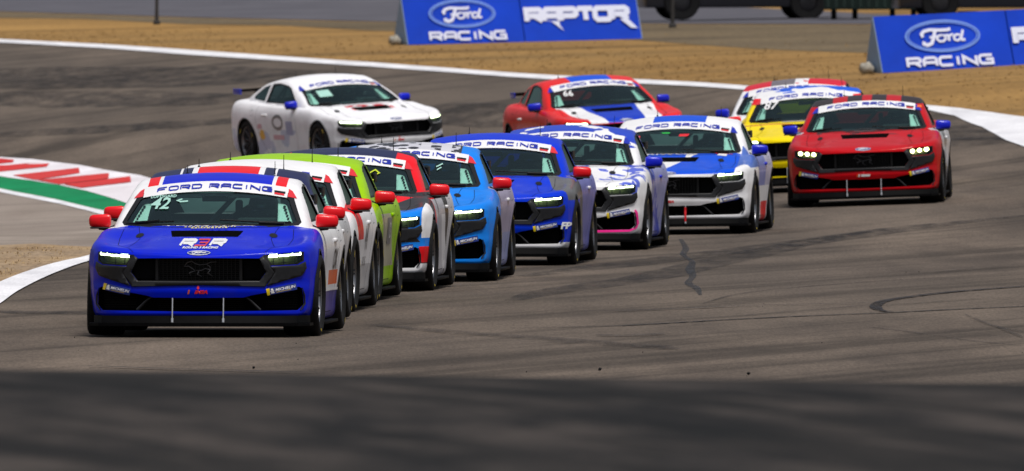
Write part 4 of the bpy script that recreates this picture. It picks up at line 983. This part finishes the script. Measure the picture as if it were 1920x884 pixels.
# ------------------------------------------------------------------ liveries
def H(*a): return a
hood = H(0, -1, 0, .60)
P = {}
ab = 1
P[1] = livery('blue_white_livery', WHITE, [
  (BLUE, [H(0, -1, 0, .70), H(0, -1, -1.2, 1.75)]), (BLUE, [H(-1, 0, 0, .455, ab), H(0, 0, 1, -1.10), H(0, 1, 0, -.9), H(0, -1, 0, 2.9)]),
  (RED, [H(1, 0, 0, -.485, ab), H(-1, 0, 0, .575, ab), H(0, 0, 1, -1.14), H(0, 1, 0, -1.2), H(0, -1, 0, 2.9)]),
  ((.06, .05, .30), [H(0, 1, 0, -.45), H(0, 0, -1, .36)]), (ORANGE, [H(0, 1, 0, -1.55), H(0, -1, 0, 2.3), H(0, 0, 1, -.40), H(0, 0, -1, .52)])])
P[2] = livery('navy_white_red_livery', (.55, .55, .58), [
  (NAVY, [H(0, 0, 1, -1.00)]), (WHITE, [H(-1, 0, 0, .31, ab), H(0, 0, 1, -1.1)]), (RED, [H(-1, 0, 0, .262, ab), H(0, 0, 1, -1.1)]),
  (WHITE, [H(1, 0, 0, -.395, ab), H(-1, 0, 0, .415, ab), H(0, 0, 1, -1.1)]), (NAVY, [H(0, -1, 0, .6)]), (BLACK, [H(0, 0, -1, .34)])])
P[3] = livery('white_red_flash_livery', WHITE, [(RED, [H(0, 1, .35, -.95), H(0, -1, -.6, 1.9), H(0, 0, 1, -.62), H(1, 0, 0, -.80)]), ((.50, .50, .52), [H(0, 0, -1, .40), H(0, 1, 0, -.5)])])  # light grey lower sides are a reflection painted into the white livery
P[4] = livery('lime_livery', LIME, [((.42, .40, .30), [H(0, 1, .9, -1.5), H(0, -1, -.9, 2.55), H(0, 0, -1, .78), H(1, 0, 0, -.85)]), (LIME, [H(0, 0, -1, .30)])])
P[5] = livery('black_red_navy_livery', (.035, .035, .04), [
  (NAVY, [H(0, 0, 1, -1.15)]), (RED, [H(0, 0, 1, -.915), H(0, -1, 1.1, .28), H(0, 1, 0, -.62), H(1, 0, 0, -.50, ab), H(0, -1, 0, 1.9)]),
  (SKYB, [H(0, -1, 0, -.25), H(0, 0, 1, -.30), H(1, 0, .8, -1.22, ab)]), (SKYB, [H(0, -1, 0, -.45), H(0, 0, 1, -.33), H(0, 0, -1, .46)]),
  (WHITE, [H(0, -1, 0, .1), H(1, 0, 0, -.86), H(0, 0, 1, -.50)]), (RED, [H(0, -1, 0, .1), H(1, .2, 0, -.72, ab), H(0, 0, -1, .42), H(0, 0, 1, -.27)]),
  (WHITE, [H(0, -1, 0, -.2), H(0, 0, -1, .26)]),
  (RED, [H(1, .5, 0, -.60), H(-1, .5, 0, .52), H(0, 1, 0, -.05), H(0, -1, 0, .42), H(0, 0, 1, -.7)]),
  (RED, [H(0, 1, 0, -.45), H(0, -1, 1.0, .25), H(0, 0, -1, .86), H(0, 0, 1, -.60), H(1, 0, 0, -.84)]), ((.50, .50, .55), [H(0, 1, 1, -1.3), H(0, -1, -.5, 2.2), H(0, 0, -1, .85)]),
  (WHITE, [H(0, 1, 1.1, -2.2), H(0, -1, -1.1, 2.62), H(0, 0, -1, .7), H(0, 0, 1, -.18)]), ((.60, .60, .64), [H(0, 1, 0, -2.2), H(0, 0, -1, .95)])])
P[6] = livery('light_blue_livery', SKYB, [((.035, .035, .045), [H(0, 0, 1, -1.19), H(-1, 0, 0, .52, ab)]), ((.55, .55, .62), [H(0, 0, 1, -1.22), H(-1, 0, 0, .50, ab)], (-9, .52)), ((.6, .6, .66), [H(0, 0, 1, -1.22), H(1, 0, 0, -.12), H(-1, 0, 0, .22)]), ((.6, .6, .66), [H(0, 0, 1, -1.22), H(1, 0, 0, -.32), H(-1, 0, 0, .42)]),
  ((.40, .36, .52), [H(0, 1, .35, -1.15), H(0, 0, -1, .90)]), ((.30, .34, .60), [H(0, 1, 0, -1.2), H(0, 0, -1, .45)])])
P[7] = livery('royal_blue_livery', ROYAL, [((.13, .13, .14), [H(1, .16, 0, -.70), H(0, -1, 0, .85), H(0, 1, 0, .45), H(0, 0, 1, -.66), H(0, -1, .2, .5)]),
  (WHITE, [H(0, -1, 0, -.2), H(0, 0, -1, .235)]), (LILAC, [H(0, 1, .5, -1.2), H(0, 0, -1, .90)]), ((.10, .10, .12), [H(0, 1, 1, -1.35), H(0, -1, -1, 1.9), H(1, 0, 0, -.8), H(0, 0, -1, .84)])])
P[8] = livery('white_blue_camouflage_livery', WHITE, [((.10, .14, .62), [H(0, 0, 1, -.60), H(0, 1, 0, .75), H(0, -1, 0, .7)], (4.5, .565)), ((.02, .06, .50), [H(0, 0, 1, -1.08)], (3.5, .44)), ((.30, .32, .60), [H(0, 1, .5, -1.1), H(0, 0, -1, .90)]),
  ((.03, .06, .48), [H(0, 1, 1, -1.5), H(0, -1, -1, 2.4), H(0, 0, -1, .9)], (5, .5))])
P[9] = livery('white_blue_block_livery', WHITE, [(MBLUE, [H(1, -.30, 0, -.14), H(-1, .10, 0, .82), H(0, -1, 0, .68), H(0, 0, 1, -.68)]), (MBLUE, [H(-1, 0, 0, .14), H(0, 1, 0, -.20), H(0, -1, 0, .68), H(0, 0, 1, -.70)]),
  (MBLUE, [H(-1, 0, 0, .30, ab), H(0, 0, 1, -1.2)]), ((.08, .16, .52), [H(1, 0, 0, -.75), H(0, 1, 0, .3), H(0, -1, 0, .9), H(0, 0, 1, -.74)]),
  ((.20, .24, .60), [H(0, 1, .8, -1.5), H(0, -1, -.8, 3.1), H(0, 0, 1, -.52), H(0, 0, -1, .86)]), (RED, [H(0, 1, 0, -1.5), H(0, -1, 0, 2.3), H(0, 0, -1, .34)]), ((.52, .50, .66), [H(0, 1, 0, -2.0), H(0, 0, -1, .95), H(0, 0, 1, -.52)])])
P[10] = livery('red_black_livery', (.48, .003, .008), [((.03, .02, .022), [H(0, 0, 1, -1.2), H(1, 0, 0, -.06, ab), H(-1, 0, 0, .24, ab)]), ((.03, .02, .022), [H(0, 0, 1, -1.2), H(1, 0, 0, -.42, ab)]),
  ((.11, .02, .025), [H(0, 1, 0, -.15), H(0, -1, 0, .75), H(-1, 0, 0, .60, ab)], (3.0, .55)), ((.62, .62, .66), [H(0, 1, 0, -.72), H(0, 0, -1, .90)]), ((.20, .2, .22), [H(0, 1, 1, -2.2), H(0, -1, -1, 2.7), H(0, 0, -1, .9)])])
P[11] = livery('yellow_livery', YEL, [(WHITE, [H(0, 0, 1, -1.20)]), ((.004, .10, .70), [H(0, 0, 1, -1.20)], (2.6, .47)), (RED, [H(0, 0, 1, -1.12), H(0, 0, -1, 1.20), H(1, 0, 0, -.56, ab), H(0, -1, 0, 1.9)]),
  ((.60, .12, .02), [H(1, 0, 0, .80), H(-1, 0, 0, -.15), H(.35, 1, 0, -.12), H(-.35, -1, 0, .17), H(0, 0, 1, -.7)]), (BLACK, [H(0, 0, -1, .20)])])
P[12] = livery('white_red_roof_livery', WHITE, [((.62, .01, .03), [H(0, 0, 1, -1.20), H(0, 1, 0, -1.33)]), ((.16, .14, .16), [H(0, 0, 1, -1.20), H(0, 1, 0, -1.33), H(1, 0, 0, .30), H(-1, 0, 0, .02)]), (WHITE, [H(0, 0, 1, -1.20), H(0, 1, 0, -1.33), H(1, 0, 0, -.02), H(-1, 0, 0, .20)], (-9, .35)),
  (RED, [H(0, 0, -1, .74), H(0, -1, 0, .6)])])
P[13] = livery('red_blue_stripe_livery', (.72, .02, .02), [(WHITE, [H(-1, .12, 0, .62, ab), H(0, -1, 0, .70), H(0, 0, 1, -.66)]), ((.0, .035, .50), [H(-1, .10, 0, .36, ab), H(0, -1, 0, .70), H(0, 0, 1, -.66)]), (MBLUE, [H(-1, 0, 0, .30, ab), H(0, 0, 1, -1.10)])])
P[14] = livery('plain_white_livery', (.82, .82, .86), [((.55, .02, .03), [H(0, 0, 1, -.7), H(-1, 0, 0, .36, ab), H(0, 1, 0, .02), H(0, -1, 0, .32)], (8, .48)), ((.55, .58, .72), [H(0, 0, -1, .55), H(0, 1, 0, -.5)], (2.0, .54))], rough=.35)

SPEC = {   # x, y of the front axle, heading turned from the camera axis, colours of mirrors and corners, label
 1: (-2.52, 190.0, 3.1, 'r', 'blue race car 42 with white side and red mirrors leading the line'),
 2: (-2.51, 196.4, 3.1, 'r', 'race car with red and navy striped roof, mostly hidden behind the leading blue car'),
 3: (-2.325, 203.3, 3.1, 'r', 'white race car with red mirrors right in front of the lime green one'),
 4: (-2.155, 209.7, 3.4, 'r', 'lime green race car with red mirrors in the line'),
 5: (-1.675, 216.6, 3.2, 'r', 'black race car with navy roof, red pillar and light blue lamp corner'),
 6: (-1.084, 223.3, 2.9, 'r', 'light blue race car with grey patterned roof and red mirrors'),
 7: (-.285, 235.4, 3.8, 'r', 'royal blue race car with grey fender, white lower lip and red mirror'),
 8: (.521, 247.8, 4.2, 'b', 'white and blue camouflage race car with pink bumper edge'),
 9: (1.82, 261.6, 4.1, 'b', 'white race car with blue hood blocks and blue roof stripe, blue mirrors'),
 10: (4.35, 283.0, 2.6, 'b', 'red race car with round lamps and black roof stripes at the right'),
 11: (3.80, 297.0, 3.0, 'y', 'yellow race car 87 behind the red one'),
 12: (3.72, 307.0, 4.5, 'b', 'white race car with red roof at the back, behind the yellow one'),
 13: (1.50, 328.0, -12, 'b', 'red race car with white and blue hood stripes turning in at the back'),
 14: (-2.04, 349.0, -23.8, 'b', 'plain white race car turning in behind the line, showing its side'),
}
def place(o, x, y, yaw):
    c, s = math.cos(R(yaw)), math.sin(R(yaw))
    fy = Vector((s, c, 0)); fx = Vector((c, -s, 0))
    p = lambda a_, b_: Vector((x, y, 0)) + fx * a_ + fy * b_
    def Z(a_, b_): q = p(a_, b_); return ground(q.x, q.y)
    X = Vector((fx.x * 1.6, fx.y * 1.6, (Z(.8, 0) - Z(-.8, 0) + Z(.8, 2.7) - Z(-.8, 2.7)) / 2)).normalized()
    Y = Vector((fy.x * 2.7, fy.y * 2.7, Z(0, 2.7) - Z(0, 0))).normalized(); Zv = X.cross(Y).normalized(); Y = Zv.cross(X)
    m = Matrix((X, Y, Zv)).transposed().to_4x4(); m.translation = Vector((x, y, (Z(.8, 0) + Z(-.8, 0)) / 2 + .006)); o.matrix_world = m
    o.rotation_euler = m.to_euler(); o.location = m.translation
def copy_tree(o, parent=None):
    c = o.copy(); COL.objects.link(c); c.parent = parent
    for ch in list(o.children): copy_tree(ch, c)
    return c
def setmat(o, i, m):
    o.material_slots[i].link = 'OBJECT'; o.material_slots[i].material = m
base = lambda o: o.name.split('.')[0]
driver0 = make_driver()
cars = {}
clones = {i: (proto if i == 1 else copy_tree(proto)) for i in SPEC}
drv = {i: (driver0 if i == 1 else copy_tree(driver0)) for i in SPEC if i not in (2, 12)}
MIR = {'r': M['redm'], 'b': M['bluem'], 'y': M['redm']}; COR = {'r': M['redv'], 'b': M['bluev'], 'y': M['redv']}
M['whitelamp'] = emis('round_lamp_glow', (1.0, 1.0, .50), 9)
for i, (x, y, yaw, mc, lab) in SPEC.items():
    c = clones[i]; cars[i] = c
    for ch in c.children:
        b = base(ch)
        if b == 'body': setmat(ch, 0, P[i])
        elif b == 'mirror': setmat(ch, 0, MIR[mc])
        elif b == 'corner_sticker': setmat(ch, 0, COR[mc])
        elif b == 'door_handle' and i in (4, 8, 9): setmat(ch, 0, P[i] if i == 4 else M['bluem'])
        elif b == 'rear_wing':
            for g in ch.children:
                if i in (13, 14): setmat(g, 0, M['bluev'])
    tag(c, lab, 'race car', 'race cars running nose to tail on the track')
    place(c, x, y, yaw)
    if i == 14: c.rotation_euler = (c.matrix_world.to_3x3() @ Matrix.Rotation(R(1.4), 3, 'X')).to_euler()
def stick(i, name, art, mode, mats, off=.006, grid=.03, pre=None):
    return art.build(name, proj(mode, off), mats, cars[i], grid, pre=pre)
TEAL = mat('pale_teal_vinyl', (.36, .62, .55), .4)
def number(i, txt, x, z, size, m=None, name='race_number', sx=1.25):
    a_ = Art(); a_.text(txt, x, z, size, sx, .25, 0, size * .018); stick(i, name, a_, 'front', [m or TEAL], .0045)
# 1: lead car
number(1, '42', -.445, 1.072, .128); a_ = Art(); a_.text('LOFTSGARD', -.42, 1.133, .030, 1.3, 0, 0, .0008); stick(1, 'driver_name', a_, 'front', [TEAL], .0045, pre=lambda u, v: (u, v - .06 * (u * u - .16)))
a_ = Art(); a_.stroke([(-.26, 1.112), (-.30, 1.100), (-.27, 1.091), (-.21, 1.096)], .011); stick(1, 'number_mark', a_, 'front', [TEAL], .0045)
a_ = Art(); wide_text(a_, 'R', -.175, -.07,   .741, .797, .020, 0, .2, .35, .0125); wide_text(a_, 'R', .07, .175,   .741, .797, .020, 0, .2, .35, .0125)
a_.stroke([(-.035, .792), (.054, .792), (.047, .769), (-.02, .769)], .011, 1); a_.stroke([(.047, .769), (.036, .746), (-.054, .746)], .012, 1); a_.text('ROUND 3 RACING', .0, .729, .021, 1.65, .2, 0, .0008)
stick(1, 'team_logo', a_, 'front', [M['white'], M['redv']], .004, .02)
a_ = Art(); a_.text('TRIM-TEX', .0, .44, .085, 2.1, 0, 0, .001); stick(1, 'hood_lettering', a_, 'top', [M['white']], .004, .03)
random.seed(5)
a_ = Art()
for row, (yy, x0, x1) in enumerate(((.325, -.20, .22), (.245, -.14, .14))):
    xx = x0
    while xx < x1:
        w_ = random.uniform(.012, .03); a_.poly([(xx, yy), (xx + w_, yy), (xx + w_ * .9, yy + .045), (xx + .003, yy + .045)], 0); xx += w_ + .008
stick(1, 'sponsor_lettering', a_, 'top', [M['gold']], .004, .03)
a_ = Art(); a_.text('OX', 2.02, .60, .24, .9, .3, 0, .004); stick(1, 'side_lettering', a_, 'left', [M['blackv']], .004, .05)
a_ = Art(); a_.stroke([(1.2, .36), (2.36, .36)], .02); stick(1, 'side_stripe', a_, 'left', [M['white']], .004, .05)
# 3, 4, 5: side lettering and numbers
a_ = Art(); a_.text('44', 1.8, .62, .30, .9, .2, 0, .004); a_.text('RACING', 1.7, .42, .12, .9, 0, 0, .001); stick(3, 'side_lettering', a_, 'left', [M['greyv']], .004, .05)
a_ = Art(); a_.poly([(1.5, .50), (1.9, .50), (1.9, .74), (1.5, .74)], 0); a_.h = .004; a_.text('12', 1.7, .62, .2, .9, 0, 1, .004); stick(4, 'number_panel', a_, 'left', [M['greyv'], M['white']], .004, .05)
a_ = Art(); a_.stroke([(.30, 1.04), (.28, 1.09), (.33, 1.12), (.37, 1.09), (.33, 1.07), (.30, 1.04), (.34, 1.02)], .012); stick(5, 'windshield_sticker', a_, 'front', [mat('acid_yellow_vinyl', (.5, .6, .02), .4)], .0045)
a_ = Art(); a_.stroke([(.30, 1.09), (.36, 1.12)], .012); a_.stroke([(.31, 1.06), (.35, 1.085)], .01); stick(6, 'windshield_sticker', a_, 'front', [TEAL], .0045)
a_ = Art(); a_.text('FP', .862, .40, .09, 1.0, .2, 0, .004); stick(7, 'fender_lettering', a_, 'front', [M['white']], .005)
# 8: pink bumper edge
a_ = Art()
for sg in (1, -1): a_.stroke([(sg * .0, .2), (sg * .78, .21), (sg * .84, .235), (sg * .862, .29), (sg * .852, .40), (sg * .835, .43)], .020)
stick(8, 'bumper_stripe', a_, 'front', [M['pinkv']], .010)
# 9
a_ = Art(); a_.poly([(-.56, 1.075), (-.42, 1.08), (-.42, 1.10), (-.55, 1.098)], 0); a_.poly([(.02, 1.09), (.12, 1.09), (.14, 1.118), (.03, 1.115)], 0); a_.poly([(-.17, 1.125), (-.08, 1.125), (-.09, 1.135), (-.18, 1.133)], 1)
stick(9, 'windshield_sticker', a_, 'front', [M['redv'], mat('green_vinyl', (.03, .65, .08), .4)], .0045)
a_ = Art(); a_.text('WAMERIWORKS'[1:8], -.25, .40, .13, 1.3, 0, 0, .002); stick(9, 'hood_lettering', a_, 'top', [M['white']], .004, .03)
a_ = Art(); a_.poly([(.49, .34), (.60, .34), (.60, .55), (.52, .55)], 0); a_.poly([(.47, .50), (.66, .50), (.66, .58), (.46, .58)], 1); stick(9, 'hood_sticker', a_, 'top', [M['white'], M['redv']], .004, .03)
a_ = Art(); a_.stroke([(.205, .19), (.205, .33)], .022); stick(9, 'tow_strap', a_, 'front', [M['redv']], .09)
# 10
a_ = Art(); a_.ring(0, .42, .25, .13, .035, 0); a_.stroke([(-.14, .46), (-.05, .40), (0, .46), (.05, .40), (.14, .46)], .03, 1); a_.stroke([(-.2, .36), (.2, .36)], .02, 0); stick(10, 'hood_emblem', a_, 'top', [M['blackv'], M['greyv']], .004, .03)
a_ = Art(); a_.poly([(-.07, .357), (-.05, .357), (-.043, .388), (-.062, .388)], 0); a_.poly([(-.035, .36), (.075, .36), (.08, .386), (-.03, .386)], 0); stick(10, 'series_plate', a_, 'front', [M['white']], .0075)
a_ = Art(); a_.poly([(.61, 1.155), (.675, 1.145), (.672, 1.175), (.625, 1.18)], 0); stick(10, 'windshield_sticker', a_, 'front', [M['orangev']], .008)
number(11, '87', -.47, 1.10, .135, M['white']); number(12, '5', -.52, 1.09, .135, M['white']); number(13, '66', -.44, 1.09, .11, M['white'])
a_ = Art(); a_.text('CARTER', -.1, .36, .12, 1.8, .2, 0, .002) if False else a_.stroke([(-.30, .40), (.30, .42)], .045); stick(11, 'hood_band', a_, 'top', [M['white']], .004, .03)
# 14
a_ = Art(); a_.poly([(-.50, 1.02), (-.30, 1.03), (-.29, 1.12), (-.48, 1.11)], 0); stick(14, 'windshield_sticker', a_, 'front', [TEAL], .0045)
SM = [M['greyv'], mat('faded_blue_vinyl', (.32, .34, .52), .5), mat('faded_pink_vinyl', (.6, .35, .4), .5), mat('amber_vinyl', (.75, .42, .05), .5)]
for mi, shp in ((0, None), (1, [(1.0, .48), (1.25, .48), (1.25, .68), (1.0, .68)]), (2, [(1.35, .40), (1.75, .40), (1.75, .47), (1.35, .47)]), (3, [(2.06, .43), (2.12, .39), (2.2, .40), (2.24, .47), (2.2, .54), (2.1, .54)]), (2, [(2.14, .56), (2.3, .56), (2.25, .63), (2.14, .63)])):
    a_ = Art()
    if shp is None: a_.ring(1.55, .66, .20, .12, .05, 0)
    else: a_.poly(shp, 0)
    stick(14, 'side_sticker', a_, 'right', [SM[mi]], .004, .05)
# round lamps of the red car: hide the bars, add discs
for ch in list(cars[10].children):
    if base(ch) == 'headlight':
        for g in list(ch.children):
            if base(g) == 'light_bar': bpy.data.objects.remove(g)
        sg = 1 if sum(v.co.x for v in ch.data.vertices) > 0 else -1
        for k in range(3):
            a_ = Art(); a_.disc(sg * (.605 + .085 * k), .648 + .007 * k, .024, .022, 0, 20)
            o = a_.build('lamp', fr(-.012), [M['whitelamp']], ch, None, thick=-.01)
SEEN = {1: 'windshield of the leading blue car', 3: 'windshield of the white car before the lime one', 4: 'windshield of the lime green car', 5: 'windshield of the black and red car', 6: 'windshield of the light blue car', 7: 'windshield of the royal blue car',
        8: 'windshield of the camouflage car', 9: 'windshield of the white and blue block car', 10: 'windshield of the red car at the right', 11: 'windshield of the yellow car', 13: 'windshield of the red car with striped hood', 14: 'windshield of the plain white car'}
for i, o in drv.items():
    place(o, *SPEC[i][:3]); o.rotation_euler = cars[i].rotation_euler; tag(o, 'helmeted driver in dark suit behind the ' + SEEN[i], 'person', 'drivers sitting in the race cars')
